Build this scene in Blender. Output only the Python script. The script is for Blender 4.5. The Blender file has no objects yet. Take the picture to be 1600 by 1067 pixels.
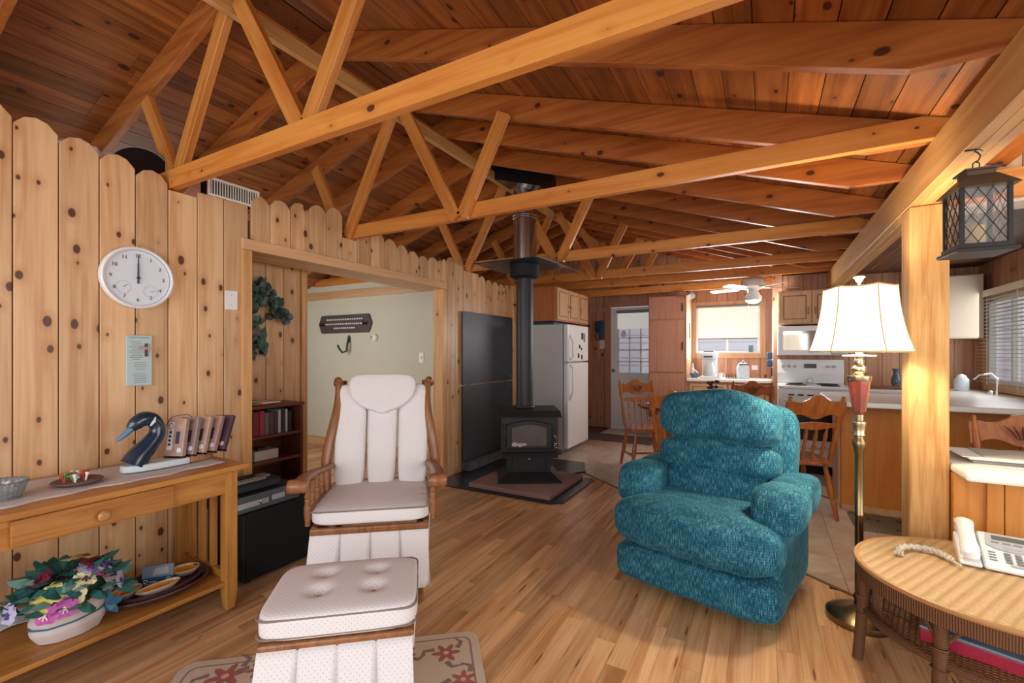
import bpy, bmesh, math, random
from mathutils import Vector, Matrix, Euler, noise

# ------------------------------------------------------------------ camera, world, lights
scene = bpy.context.scene
C = scene.collection
PI = math.pi
R = math.radians
random.seed(7)
CAM_H = 1.28
cam_d = bpy.data.cameras.new('camera'); cam = bpy.data.objects.new('camera', cam_d); C.objects.link(cam)
cam_d.sensor_width = 36.0; cam_d.lens = 16.0; cam_d.shift_y = 0.0109; cam_d.clip_start = 0.02
cam.location = (0, 0, CAM_H); cam.rotation_euler = (R(90), 0, R(29.05))
scene.camera = cam
scene.view_settings.view_transform = 'Standard'; scene.view_settings.look = 'None'
scene.view_settings.gamma = 1.0; scene.view_settings.use_curve_mapping = False
scene.view_settings.exposure = 0.1
world = bpy.data.worlds.new('daylight'); scene.world = world; world.use_nodes = True
bg = world.node_tree.nodes['Background']
bg.inputs[0].default_value = (0.93, 0.95, 1.0, 1); bg.inputs[1].default_value = 0.9

def area(name, loc, rot, sx, sy, power, col):
    l = bpy.data.lights.new(name, 'AREA'); l.shape = 'RECTANGLE'; l.size = sx; l.size_y = sy
    l.energy = power; l.color = col
    o = bpy.data.objects.new(name, l); C.objects.link(o); o.location = loc; o.rotation_euler = rot
    return o
# daylight of unseen windows behind the photographer and of both kitchen windows, plus added fills
area('window_daylight_front', (-0.9, -2.6, 1.5), (R(90), 0, 0), 4.2, 2.0, 95, (0.93, 0.96, 1.0))
area('right_fill_light', (2.6, 1.0, 1.4), (R(90), 0, R(90)), 3.0, 1.7, 50, (1.0, 0.93, 0.82))  # added warm fill from the right; no patio window is built
area('window_daylight_kitchen', (-0.5, 7.45, 1.55), (R(90), 0, R(180)), 0.85, 0.7, 30, (0.9, 0.95, 1.0))
area('window_daylight_sink', (1.80, 5.6, 1.45), (R(90), 0, R(90)), 1.0, 0.8, 7, (0.93, 0.97, 1.0))
area('hall_fill_light', (-5.2, 2.2, 1.6), (R(90), 0, R(-60)), 1.2, 1.4, 22, (1.0, 0.97, 0.93))  # added fill for the hall; it has no window here

# ------------------------------------------------------------------ helpers
def lin(c):
    return tuple((v/12.92 if v <= 0.04045 else ((v+0.055)/1.055)**2.4) for v in c)
def rgb(r, g, b):
    return lin((r/255, g/255, b/255)) + (1,)

class MB:
    def __init__(s): s.bm = bmesh.new()
    def box(s, x0, x1, y0, y1, z0, z1, M=None):
        v = [s.bm.verts.new((x, y, z)) for z in (z0, z1) for y in (y0, y1) for x in (x0, x1)]
        if M: 
            for a in v: a.co = M @ a.co
        for f in ((0,2,3,1),(4,5,7,6),(0,1,5,4),(2,6,7,3),(0,4,6,2),(1,3,7,5)):
            s.bm.faces.new([v[i] for i in f])
        return s
    def cbox(s, c, h, rot=(0,0,0)):
        M = Matrix.Translation(c) @ Euler(rot).to_matrix().to_4x4()
        return s.box(-h[0], h[0], -h[1], h[1], -h[2], h[2], M)
    def bar(s, a, b, w, t, up=(0,0,1)):
        a = Vector(a); b = Vector(b); d = b-a; L = d.length; d.normalize()
        u = Vector(up); x = d.cross(u)
        if x.length < 1e-5: x = d.cross(Vector((1,0,0)))
        x.normalize(); y = x.cross(d).normalized()
        M = Matrix.Translation(a) @ Matrix((x, y, d)).transposed().to_4x4()
        return s.box(-w/2, w/2, -t/2, t/2, 0, L, M)
    def prism(s, pts, plane, t0, t1, M=None):
        def P(a, b, t):
            p = {'xy': (a, b, t), 'xz': (a, t, b), 'yz': (t, a, b)}[plane]
            return M @ Vector(p) if M else p
        lo = [s.bm.verts.new(P(a, b, t0)) for a, b in pts]; hi = [s.bm.verts.new(P(a, b, t1)) for a, b in pts]
        n = len(pts)
        s.bm.faces.new(lo[::-1]); s.bm.faces.new(hi)
        for i in range(n):
            s.bm.faces.new((lo[i], lo[(i+1) % n], hi[(i+1) % n], hi[i]))
        return s
    def lathe(s, prof, n=24, c=(0,0,0), M=None, sx=1, sy=1):
        rings = []
        T = Matrix.Translation(c)
        if M: T = T @ M
        for r, z in prof:
            if r < 1e-6: rings.append([s.bm.verts.new(T @ Vector((0,0,z)))])
            else: rings.append([s.bm.verts.new(T @ Vector((r*sx*math.cos(2*PI*i/n), r*sy*math.sin(2*PI*i/n), z))) for i in range(n)])
        for a, b in zip(rings, rings[1:]):
            if len(a) == 1 and len(b) == 1: continue
            for i in range(n):
                j = (i+1) % n
                if len(a) == 1: s.bm.faces.new((a[0], b[j], b[i]))
                elif len(b) == 1: s.bm.faces.new((a[i], a[j], b[0]))
                else: s.bm.faces.new((a[i], a[j], b[j], b[i]))
        return s
    def tube(s, pts, r, n=8, closed=False, caps=True, sy=1.0):
        pts = [Vector(p) for p in pts]; m = len(pts)
        rr = r if isinstance(r, (list, tuple)) else [r]*m
        rings = []; prev = None
        for i, p in enumerate(pts):
            a = pts[i-1] if (i > 0 or closed) else p
            b = pts[(i+1) % m] if (i < m-1 or closed) else p
            d = (b-a).normalized()
            if prev is None:
                x = d.orthogonal().normalized()
                if abs(d.z) < .9: x = d.cross(Vector((0,0,1))).normalized()
            else:
                x = (prev - d*prev.dot(d))
                x = x.normalized() if x.length > 1e-6 else d.orthogonal().normalized()
            prev = x; y = d.cross(x)
            rings.append([s.bm.verts.new(p + x*rr[i]*math.cos(2*PI*k/n) + y*rr[i]*sy*math.sin(2*PI*k/n)) for k in range(n)])
        seq = list(zip(rings, rings[1:]))
        if closed: seq.append((rings[-1], rings[0]))
        for a, b in seq:
            for k in range(n):
                j = (k+1) % n
                s.bm.faces.new((a[k], a[j], b[j], b[k]))
        if caps and not closed:
            s.bm.faces.new(rings[0][::-1]); s.bm.faces.new(rings[-1])
        return s
    def sup(s, c, h, p=4.0, n=8, fn=None, rot=(0,0,0)):
        """soft rounded block (super-ellipsoid)"""
        M = Matrix.Translation(c) @ Euler(rot).to_matrix().to_4x4()
        cache = {}
        def V(u, v, w):
            k = (round(u, 5), round(v, 5), round(w, 5))
            if k not in cache:
                q = (abs(u)**p + abs(v)**p + abs(w)**p)**(-1/p)
                o = Vector((u*q*h[0], v*q*h[1], w*q*h[2]))
                if fn: o = fn(o)
                cache[k] = s.bm.verts.new(M @ o)
            return cache[k]
        g = [-1+2*i/n for i in range(n+1)]
        for ax in range(3):
            for sg in (-1, 1):
                for i in range(n):
                    for j in range(n):
                        q = []
                        for a, b in ((g[i], g[j]), (g[i+1], g[j]), (g[i+1], g[j+1]), (g[i], g[j+1])):
                            t = [0, 0, 0]; t[ax] = sg; t[(ax+1) % 3] = a; t[(ax+2) % 3] = b
                            q.append(V(*t))
                        if sg < 0: q.reverse()
                        s.bm.faces.new(q)
        return s
    def grid(s, fn, nu, nv, cu=False, cv=False):
        vs = [[s.bm.verts.new(fn(i/nu, j/nv)) for j in range(nv + (0 if cv else 1))] for i in range(nu + (0 if cu else 1))]
        for i in range(nu):
            for j in range(nv):
                a, b = i, (i+1) % len(vs); c, d = j, (j+1) % len(vs[0])
                s.bm.faces.new((vs[a][c], vs[b][c], vs[b][d], vs[a][d]))
        return s
    def ell(s, c, h, n=12, rot=(0,0,0)):
        return s.lathe([(max(0, math.sin(PI*i/n)) if 0 < i < n else 0, -math.cos(PI*i/n)) for i in range(n+1)], n=max(8, n+4),
                       c=c, M=Euler(rot).to_matrix().to_4x4() @ Matrix.Diagonal((h[0], h[1], h[2], 1)))
    def mesh(s, name, m, smooth=False, ang=40):
        bmesh.ops.recalc_face_normals(s.bm, faces=s.bm.faces)
        uv = s.bm.loops.layers.uv.new('uv')
        for f in s.bm.faces:
            n = f.normal; ax = max(range(3), key=lambda k: abs(n[k]))
            for l in f.loops:
                co = l.vert.co
                l[uv].uv = ((co.y, co.z), (co.x, co.z), (co.x, co.y))[ax]
            f.smooth = bool(smooth)
        me = bpy.data.meshes.new(name); s.bm.to_mesh(me); s.bm.free()
        if smooth: me.set_sharp_from_angle(angle=R(ang))
        if m: me.materials.append(m)
        return me
    def build(s, name, m, parent=None, smooth=False, bevel=0, loc=None, rot=None, ang=40, sub=0, seg=2):
        o = bpy.data.objects.new(name, s.mesh(name, m, smooth, ang)); C.objects.link(o)
        if parent: o.parent = parent
        if loc: o.location = loc
        if rot: o.rotation_euler = rot
        if bevel:
            b = o.modifiers.new('bevel', 'BEVEL'); b.width = bevel; b.segments = seg; b.limit_method = 'ANGLE'; b.angle_limit = R(35)
        if sub:
            b = o.modifiers.new('sub', 'SUBSURF'); b.levels = sub; b.render_levels = sub
        return o

def tag(o, label=None, cat=None, group=None, kind=None):
    if label: o['label'] = label
    if cat: o['category'] = cat
    if group: o['group'] = group
    if kind: o['kind'] = kind
    return o
def thing(name, label, cat, loc=(0,0,0), rz=0, group=None):
    o = bpy.data.objects.new(name, None); C.objects.link(o); o.empty_display_size = .05
    o.location = loc; o.rotation_euler = (0, 0, rz)
    return tag(o, label, cat, group)
def struct(o): o['kind'] = 'structure'; return o
def empty_struct(name):
    o = bpy.data.objects.new(name, None); C.objects.link(o); o.empty_display_size = .05
    return struct(o)
def link_mesh(name, me, parent=None, loc=(0,0,0), rot=(0,0,0), scale=None):
    o = bpy.data.objects.new(name, me); C.objects.link(o); o.parent = parent; o.location = loc; o.rotation_euler = rot
    if scale: o.scale = scale
    return o
def copy_tree(root, loc, rz, label):
    def cp(o, par):
        c = o.copy(); C.objects.link(c); c.parent = par
        for ch in [x for x in bpy.data.objects if x.parent == o]: cp(ch, c)
        return c
    r = cp(root, None); r.location = loc; r.rotation_euler = (0, 0, rz); r['label'] = label
    return r
def text(name, body, size, m, parent, loc, rot, depth=.0006, align='CENTER'):
    cu = bpy.data.curves.new(name, 'FONT'); cu.body = body; cu.size = size; cu.extrude = depth
    cu.align_x = align; cu.align_y = 'CENTER'; cu.resolution_u = 3
    t = bpy.data.objects.new(name, cu); C.objects.link(t)
    me = bpy.data.meshes.new_from_object(t); bpy.data.objects.remove(t); bpy.data.curves.remove(cu)
    me.materials.clear(); me.materials.append(m)
    return link_mesh(name, me, parent, loc, rot)
def rrect(w, h, r, n=5):
    pts = []
    for cx, cy, a0 in ((w/2-r, h/2-r, 0), (-w/2+r, h/2-r, 90), (-w/2+r, -h/2+r, 180), (w/2-r, -h/2+r, 270)):
        for i in range(n+1):
            a = R(a0 + 90*i/n); pts.append((cx + r*math.cos(a), cy + r*math.sin(a)))
    return pts
def lerp_tab(t, x):
    if x <= t[0][0]: return t[0][1]
    for (a, b), (c, d) in zip(t, t[1:]):
        if x <= c: return b + (d-b)*(x-a)/(c-a)
    return t[-1][1]

# ------------------------------------------------------------------ materials
def newmat(name):
    m = bpy.data.materials.new(name); m.use_nodes = True
    nt = m.node_tree; b = nt.nodes['Principled BSDF']
    return m, nt, b
def N(nt, t, **kw):
    n = nt.nodes.new(t)
    for k, v in kw.items(): setattr(n, k, v)
    return n
def mat(name, col, rough=.5, metal=0, spec=.5, emit=0, ecol=None, trans=0, alpha=1, noise_amt=0, nscale=30, bump=0, coat=0, sheen=0):
    m, nt, b = newmat(name)
    b.inputs['Base Color'].default_value = col; b.inputs['Roughness'].default_value = rough
    b.inputs['Metallic'].default_value = metal; b.inputs['Specular IOR Level'].default_value = spec
    b.inputs['Transmission Weight'].default_value = trans; b.inputs['Alpha'].default_value = alpha
    b.inputs['Coat Weight'].default_value = coat
    if sheen: b.inputs['Sheen Weight'].default_value = sheen
    if emit:
        b.inputs['Emission Color'].default_value = ecol or col; b.inputs['Emission Strength'].default_value = emit
    if noise_amt or bump:
        tc = N(nt, 'ShaderNodeTexCoord'); nz = N(nt, 'ShaderNodeTexNoise'); nz.inputs['Scale'].default_value = nscale; nz.inputs['Detail'].default_value = 4
        nt.links.new(tc.outputs['Object'], nz.inputs['Vector'])
        if noise_amt:
            mx = N(nt, 'ShaderNodeMix', data_type='RGBA'); 
            mx.inputs[6].default_value = tuple(v*(1-noise_amt) for v in col[:3])+(1,); mx.inputs[7].default_value = tuple(min(1, v*(1+noise_amt)) for v in col[:3])+(1,)
            nt.links.new(nz.outputs['Fac'], mx.inputs[0]); nt.links.new(mx.outputs[2], b.inputs['Base Color'])
        if bump:
            bp = N(nt, 'ShaderNodeBump'); bp.inputs['Strength'].default_value = bump; bp.inputs['Distance'].default_value = .004
            nt.links.new(nz.outputs['Fac'], bp.inputs['Height']); nt.links.new(bp.outputs['Normal'], b.inputs['Normal'])
    return m
def wood(name, light, dark, axis=2, knots=0.0, rough=.42, vary=.16, fine=1.0, knotcol=(60, 28, 14), across=None, kstretch=.62, stretch=.07, spec=.4, contrast=1.0, bump=.0, kscale=8.0):
    """grain runs along local `axis`; every object and every mesh island gets its own cut of the grain"""
    m, nt, b = newmat(name); L = nt.links.new
    tc = N(nt, 'ShaderNodeTexCoord'); oi = N(nt, 'ShaderNodeObjectInfo'); ge = N(nt, 'ShaderNodeNewGeometry')
    ad = N(nt, 'ShaderNodeMath', operation='ADD'); L(oi.outputs['Random'], ad.inputs[0]); L(ge.outputs['Random Per Island'], ad.inputs[1])
    fr = N(nt, 'ShaderNodeMath', operation='FRACT'); L(ad.outputs[0], fr.inputs[0])
    sc = N(nt, 'ShaderNodeVectorMath', operation='SCALE'); sc.inputs[0].default_value = (53.7, 91.3, 37.1); L(fr.outputs[0], sc.inputs['Scale'])
    va = N(nt, 'ShaderNodeVectorMath', operation='ADD'); L(tc.outputs['Object'], va.inputs[0]); L(sc.outputs[0], va.inputs[1])
    def mapped(a, along):
        mp = N(nt, 'ShaderNodeVectorMath', operation='MULTIPLY'); v = [a, a, a]; v[axis] = along; mp.inputs[1].default_value = v
        L(va.outputs[0], mp.inputs[0]); return mp.outputs[0]
    n1 = N(nt, 'ShaderNodeTexNoise'); n1.inputs['Scale'].default_value = 1; n1.inputs['Detail'].default_value = 5; n1.inputs['Distortion'].default_value = .6
    L(mapped(22*fine, 22*fine*stretch), n1.inputs['Vector'])
    n2 = N(nt, 'ShaderNodeTexNoise'); n2.inputs['Scale'].default_value = 1; n2.inputs['Detail'].default_value = 3
    L(mapped(95*fine, 95*fine*.03), n2.inputs['Vector'])
    mm = N(nt, 'ShaderNodeMath', operation='MULTIPLY_ADD'); L(n2.outputs['Fac'], mm.inputs[0]); mm.inputs[1].default_value = .35; 
    L(n1.outputs['Fac'], mm.inputs[2])
    rp = N(nt, 'ShaderNodeValToRGB'); rp.color_ramp.elements[0].position = .5 - .0 + (.35-.35)*contrast; rp.color_ramp.elements[1].position = .86
    rp.color_ramp.elements[0].color = dark; rp.color_ramp.elements[1].color = light
    e = rp.color_ramp.elements.new(.68); e.color = tuple(d*.42 + l*.58 for d, l in zip(dark, light))
    L(mm.outputs[0], rp.inputs[0]); col = rp.outputs[0]
    if knots > 0:
        vo = N(nt, 'ShaderNodeTexVoronoi', voronoi_dimensions='2D'); vo.inputs['Scale'].default_value = 1
        sp = N(nt, 'ShaderNodeSeparateXYZ'); L(mapped(kscale, kscale*kstretch), sp.inputs[0]); cbn = N(nt, 'ShaderNodeCombineXYZ')
        ac = across if across is not None else {0: 2, 1: 0, 2: 1}[axis]
        L(sp.outputs[ac], cbn.inputs[0]); L(sp.outputs[axis], cbn.inputs[1]); L(cbn.outputs[0], vo.inputs['Vector'])
        sx = N(nt, 'ShaderNodeSeparateColor'); L(vo.outputs['Color'], sx.inputs[0])
        th = N(nt, 'ShaderNodeMath', operation='LESS_THAN'); L(sx.outputs[0], th.inputs[0]); th.inputs[1].default_value = knots
        wob0 = N(nt, 'ShaderNodeMath', operation='MULTIPLY_ADD'); L(n1.outputs['Fac'], wob0.inputs[0]); wob0.inputs[1].default_value = .10; L(vo.outputs['Distance'], wob0.inputs[2])
        wob = N(nt, 'ShaderNodeMath', operation='MULTIPLY_ADD'); L(sx.outputs[1], wob.inputs[0]); wob.inputs[1].default_value = .13; L(wob0.outputs[0], wob.inputs[2])
        for lo, hi, amt, kc in ((.15, .42, .42, tuple(v*q for v, q in zip(dark[:3], (.8, .6, .42)))+(1,)), (.165, .20, .9, rgb(*knotcol))):
            mr = N(nt, 'ShaderNodeMapRange'); mr.inputs[1].default_value = lo; mr.inputs[2].default_value = hi; mr.inputs[3].default_value = amt; mr.inputs[4].default_value = 0
            L(wob.outputs[0], mr.inputs[0])
            ml = N(nt, 'ShaderNodeMath', operation='MULTIPLY'); L(mr.outputs[0], ml.inputs[0]); L(th.outputs[0], ml.inputs[1])
            mx = N(nt, 'ShaderNodeMix', data_type='RGBA'); L(ml.outputs[0], mx.inputs[0]); L(col, mx.inputs[6]); mx.inputs[7].default_value = kc
            col = mx.outputs[2]
    hs = N(nt, 'ShaderNodeHueSaturation'); mr = N(nt, 'ShaderNodeMapRange'); mr.inputs[3].default_value = 1-vary; mr.inputs[4].default_value = 1+vary
    L(fr.outputs[0], mr.inputs[0]); L(mr.outputs[0], hs.inputs['Value']); L(col, hs.inputs['Color'])
    L(hs.outputs[0], b.inputs['Base Color']); b.inputs['Roughness'].default_value = rough; b.inputs['Specular IOR Level'].default_value = spec
    if bump:
        bp = N(nt, 'ShaderNodeBump'); bp.inputs['Strength'].default_value = bump; bp.inputs['Distance'].default_value = .003
        L(n2.outputs['Fac'], bp.inputs['Height']); L(bp.outputs['Normal'], b.inputs['Normal'])
    return m
def uvnode(nt, rot=0, scale=(1,1,1)):
    tc = N(nt, 'ShaderNodeTexCoord'); mp = N(nt, 'ShaderNodeMapping'); nt.links.new(tc.outputs['UV'], mp.inputs['Vector'])
    mp.inputs['Rotation'].default_value = (0, 0, rot); mp.inputs['Scale'].default_value = scale
    return mp.outputs[0]
def dotted(name, base, dot, cell=.016, size=.2):
    m, nt, b = newmat(name); L = nt.links.new
    vo = N(nt, 'ShaderNodeTexVoronoi', voronoi_dimensions='2D'); vo.inputs['Randomness'].default_value = 0; vo.inputs['Scale'].default_value = 1/cell
    L(uvnode(nt, R(45)), vo.inputs['Vector'])
    nz = N(nt, 'ShaderNodeTexNoise'); nz.inputs['Scale'].default_value = 260; L(uvnode(nt), nz.inputs['Vector'])
    ad = N(nt, 'ShaderNodeMath', operation='MULTIPLY_ADD'); L(nz.outputs['Fac'], ad.inputs[0]); ad.inputs[1].default_value = .22; L(vo.outputs['Distance'], ad.inputs[2])
    mr = N(nt, 'ShaderNodeMapRange'); mr.inputs[1].default_value = size; mr.inputs[2].default_value = size+.14; mr.inputs[3].default_value = 1; mr.inputs[4].default_value = 0
    L(ad.outputs[0], mr.inputs[0])
    mx = N(nt, 'ShaderNodeMix', data_type='RGBA'); L(mr.outputs[0], mx.inputs[0]); mx.inputs[6].default_value = base; mx.inputs[7].default_value = dot
    L(mx.outputs[2], b.inputs['Base Color']); b.inputs['Roughness'].default_value = .85; b.inputs['Specular IOR Level'].default_value = .2
    return m
def plush(name, dark, mid, light):
    m, nt, b = newmat(name); L = nt.links.new
    nz = N(nt, 'ShaderNodeTexNoise'); nz.inputs['Scale'].default_value = 1; nz.inputs['Detail'].default_value = 2; L(uvnode(nt, 0, (240, 34, 1)), nz.inputs['Vector'])
    n2 = N(nt, 'ShaderNodeTexNoise'); n2.inputs['Scale'].default_value = 1; n2.inputs['Detail'].default_value = 2; L(uvnode(nt, 0, (9, 12, 1)), n2.inputs['Vector'])
    wv = N(nt, 'ShaderNodeTexWave', bands_direction='Y'); wv.inputs['Scale'].default_value = 26; wv.inputs['Distortion'].default_value = .3; L(uvnode(nt), wv.inputs['Vector'])
    a = N(nt, 'ShaderNodeMath', operation='MULTIPLY_ADD'); L(wv.outputs['Fac'], a.inputs[0]); a.inputs[1].default_value = .07; L(nz.outputs['Fac'], a.inputs[2])
    c = N(nt, 'ShaderNodeMath', operation='MULTIPLY_ADD'); L(n2.outputs['Fac'], c.inputs[0]); c.inputs[1].default_value = .30; L(a.outputs[0], c.inputs[2])
    rp = N(nt, 'ShaderNodeValToRGB'); rp.color_ramp.elements[0].position = .42; rp.color_ramp.elements[0].color = dark
    rp.color_ramp.elements[1].position = 1.0; rp.color_ramp.elements[1].color = light; e = rp.color_ramp.elements.new(.68); e.color = mid
    L(c.outputs[0], rp.inputs[0]); L(rp.outputs[0], b.inputs['Base Color'])
    b.inputs['Roughness'].default_value = .8; b.inputs['Sheen Weight'].default_value = .6; b.inputs['Sheen Roughness'].default_value = .3
    b.inputs['Sheen Tint'].default_value = light; b.inputs['Specular IOR Level'].default_value = .2
    bp = N(nt, 'ShaderNodeBump'); bp.inputs['Strength'].default_value = .3; bp.inputs['Distance'].default_value = .003
    L(a.outputs[0], bp.inputs['Height']); L(bp.outputs['Normal'], b.inputs['Normal'])
    return m
def striped(name, a, c, period, direction='X', soft=.5, rough=.6, bump=.3):
    m, nt, b = newmat(name); L = nt.links.new
    wv = N(nt, 'ShaderNodeTexWave', bands_direction=direction); wv.inputs['Scale'].default_value = .314/period; wv.inputs['Distortion'].default_value = soft
    L(uvnode(nt), wv.inputs['Vector'])
    mx = N(nt, 'ShaderNodeMix', data_type='RGBA'); L(wv.outputs['Fac'], mx.inputs[0]); mx.inputs[6].default_value = a; mx.inputs[7].default_value = c
    L(mx.outputs[2], b.inputs['Base Color']); b.inputs['Roughness'].default_value = rough
    bp = N(nt, 'ShaderNodeBump'); bp.inputs['Strength'].default_value = bump; bp.inputs['Distance'].default_value = .004
    L(wv.outputs['Fac'], bp.inputs['Height']); L(bp.outputs['Normal'], b.inputs['Normal'])
    return m

PINE = wood('pine_wall', rgb(226, 186, 142), rgb(200, 152, 106), 2, knots=.5, rough=.36, vary=.12, fine=.8, kscale=9.0, knotcol=(66, 34, 26))
PINE_Y = wood('pine_trim_y', rgb(226, 184, 138), rgb(206, 156, 108), 1, knots=.08, rough=.4, vary=.05)
PINE_X = wood('pine_trim_x', rgb(226, 184, 138), rgb(204, 154, 106), 0, knots=.12, rough=.4, vary=.05)
PINE_Z = wood('pine_trim_z', rgb(222, 172, 116), rgb(196, 138, 84), 2, knots=.14, rough=.35, vary=.08, across=0)
ROOF = wood('roof_board_wood', rgb(164, 100, 48), rgb(120, 64, 26), 1, knots=.5, vary=.36, rough=.45, kscale=8, knotcol=(48, 22, 12))
FIR_X = wood('fir_chord', rgb(214, 144, 68), rgb(194, 116, 46), 0, knots=.2, rough=.42, vary=.05, kscale=10)
FIR_R = wood('fir_rafter', rgb(182, 108, 48), rgb(148, 78, 30), 0, knots=.3, rough=.42, vary=.1)
FIR_Z = wood('fir_web', rgb(208, 140, 68), rgb(184, 108, 44), 2, knots=.03, rough=.42, vary=.1, across=0)
FIR_Y = wood('fir_beam', rgb(210, 162, 100), rgb(190, 136, 76), 1, knots=.04, rough=.45, vary=.06)
POST = wood('rough_post', rgb(208, 164, 104), rgb(180, 126, 66), 2, knots=.08, rough=.75, fine=1.6, bump=.5, across=0, vary=.02)
LAMIN = wood('laminate', rgb(218, 176, 130), rgb(180, 128, 82), 1, knots=.2, kscale=26, kstretch=.10, knotcol=(120, 72, 40), rough=.3, vary=.24, fine=1.1, stretch=.05)
OAK = wood('oak_table', rgb(192, 134, 66), rgb(166, 106, 46), 1, knots=0, rough=.38, vary=.06, fine=1.6)
OAK_Z = wood('oak_leg', rgb(196, 140, 70), rgb(170, 110, 48), 2, knots=0, rough=.38, vary=.08, fine=1.6)
OAKX = wood('oak_glider', rgb(154, 104, 66), rgb(122, 76, 44), 2, knots=0, rough=.3, vary=.04, fine=1.6)
MAPLE = wood('dining_wood', rgb(178, 106, 52), rgb(148, 80, 36), 2, knots=0, rough=.28, vary=.08)
DARKW = wood('dark_table_wood', rgb(124, 66, 46), rgb(98, 48, 34), 0, knots=0, rough=.22, vary=.05)
CHERRY = wood('cherry_shelf', rgb(122, 70, 48), rgb(98, 52, 36), 1, knots=0, rough=.35, vary=.05)
CABW = wood('cabinet_wood', rgb(206, 140, 66), rgb(196, 126, 54), 2, knots=0, rough=.45, vary=.03, fine=1.5)
CABP = wood('pale_cabinet', rgb(206, 166, 124), rgb(192, 146, 104), 2, knots=0, rough=.45, vary=.03)
CUPB = wood('brown_cupboard', rgb(190, 138, 112), rgb(176, 120, 96), 2, knots=0, rough=.5, vary=.03)
KPINE = wood('kitchen_pine', rgb(194, 146, 114), rgb(170, 118, 86), 2, knots=.4, rough=.45, vary=.1, across=0, fine=.8)
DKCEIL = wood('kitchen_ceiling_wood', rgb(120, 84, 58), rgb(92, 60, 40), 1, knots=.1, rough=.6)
GROOVE = mat('groove_dark', rgb(92, 60, 34), .8)
WHITE = mat('white_paint', rgb(236, 236, 236), .4)
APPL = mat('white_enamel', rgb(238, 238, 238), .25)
CREAM = mat('cream_wall', rgb(214, 212, 192), .8, noise_amt=.03, nscale=6)
LAMW = mat('white_laminate', rgb(238, 234, 226), .35)
BLK = mat('black_stove', rgb(44, 45, 48), .5, spec=.4)
BLKM = mat('black_matte', rgb(24, 25, 29), .75)
BLKG = mat('black_gloss', rgb(20, 21, 25), .2)
STEEL = mat('stainless', rgb(200, 196, 190), .25, metal=1)
BRASS = mat('antique_nickel', rgb(196, 178, 144), .24, metal=1)
DKBRASS = mat('aged_brass_pole', rgb(136, 116, 84), .28, metal=1)
SHIELD = mat('heat_shield', rgb(38, 42, 52), .42, spec=.5)
GLASS = mat('clear_glass', (1, 1, 1, 1), .03, trans=1.0)
CHROME = mat('chrome', rgb(220, 220, 222), .15, metal=1)
GREY = mat('grey_plastic', rgb(128, 130, 134), .45)
LGREY = mat('light_grey_plastic', rgb(176, 178, 180), .4)
DKTXT = mat('ink_dark', rgb(60, 62, 66), .7)
LTTXT = mat('ink_light', rgb(214, 214, 214), .6)
BLUE = mat('blue_plastic', rgb(30, 78, 112), .4)
TEAL = plush('teal_plush', rgb(10, 52, 74), rgb(24, 86, 106), rgb(100, 156, 168))
GLFAB = dotted('glider_fabric', rgb(226, 221, 220), rgb(176, 174, 190), .013, .16)
PIPING = mat('seam_piping', rgb(132, 116, 108), .8)
# ------------------------------------------------------------------ floor
def clip(poly, a, b, c):
    out = []
    for i, p in enumerate(poly):
        q = poly[(i+1) % len(poly)]
        dp = a*p[0]+b*p[1]+c; dq = a*q[0]+b*q[1]+c
        if dp >= 0: out.append(p)
        if (dp >= 0) != (dq >= 0):
            t = dp/(dp-dq); out.append((p[0]+(q[0]-p[0])*t, p[1]+(q[1]-p[1])*t))
    return out
def parea(p): return abs(sum(p[i][0]*p[(i+1) % len(p)][1]-p[(i+1) % len(p)][0]*p[i][1] for i in range(len(p))))/2
# diagonal line between laminate and tiles
DA, DB = (-1.488, 4.458), (0.428, 2.95)
nx, ny = (DB[1]-DA[1]), -(DB[0]-DA[0])       # points to the laminate side
ln = math.hypot(nx, ny); nx /= ln; ny /= ln; nc = -(nx*DA[0]+ny*DA[1])
fl = MB(); fl.box(-6, 2.2, -1.6, 7.7, -.06, -.012)
floor = struct(fl.build('floor', GROOVE))
def inview(x, y):
    d = -.4856*x + .8742*y; l = .8742*x + .4856*y
    if d < .5: return False
    return abs(711*l/d) < 830 and 551 + 711*1.28/d < 1095
rng = random.Random(3)
W = .088
strips = []
x = -2.86
while x < 1.9:
    y = -1.6 - rng.random()*.6
    while y < 4.6:
        L = rng.choice((.42, .55, .7, .85)); y1 = y + L
        p = clip([(x+.0004, y+.0004), (x+W-.0004, y+.0004), (x+W-.0004, y1-.0004), (x+.0004, y1-.0004)], nx, ny, nc-.012)
        if len(p) > 2 and parea(p) > .002 and y1 > -1.4: strips.append(p)
        y = y1
    x += W
hall = []
x = -2.86
while x > -6:
    x -= W; y = .4 - rng.random()*.6
    while y < 4.3:
        L = rng.choice((.55, .7, .85)); hall.append([(x+.0004, y), (x+W-.0004, y), (x+W-.0004, y+L-.001), (x+.0004, y+L-.001)]); y += L
strips.sort(key=lambda p: (not inview(sum(a for a, _ in p)/len(p), sum(b for _, b in p)/len(p)), sum(a for a, _ in p)**2/len(p)**2 + sum(b for _, b in p)**2/len(p)**2))
rest = MB()
for i, p in enumerate(strips):
    if i < 290:
        cx, cy = p[0]
        MB().prism([(a-cx, b-cy) for a, b in p], 'xy', -.012, 0).build('floor_plank', LAMIN, floor, loc=(cx, cy, 0))
    else: rest.prism(p, 'xy', -.012, 0)
for p in hall: rest.prism(p, 'xy', -.012, 0)
tag(rest.build('floor_plank_field', LAMIN, floor), kind='stuff')
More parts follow.
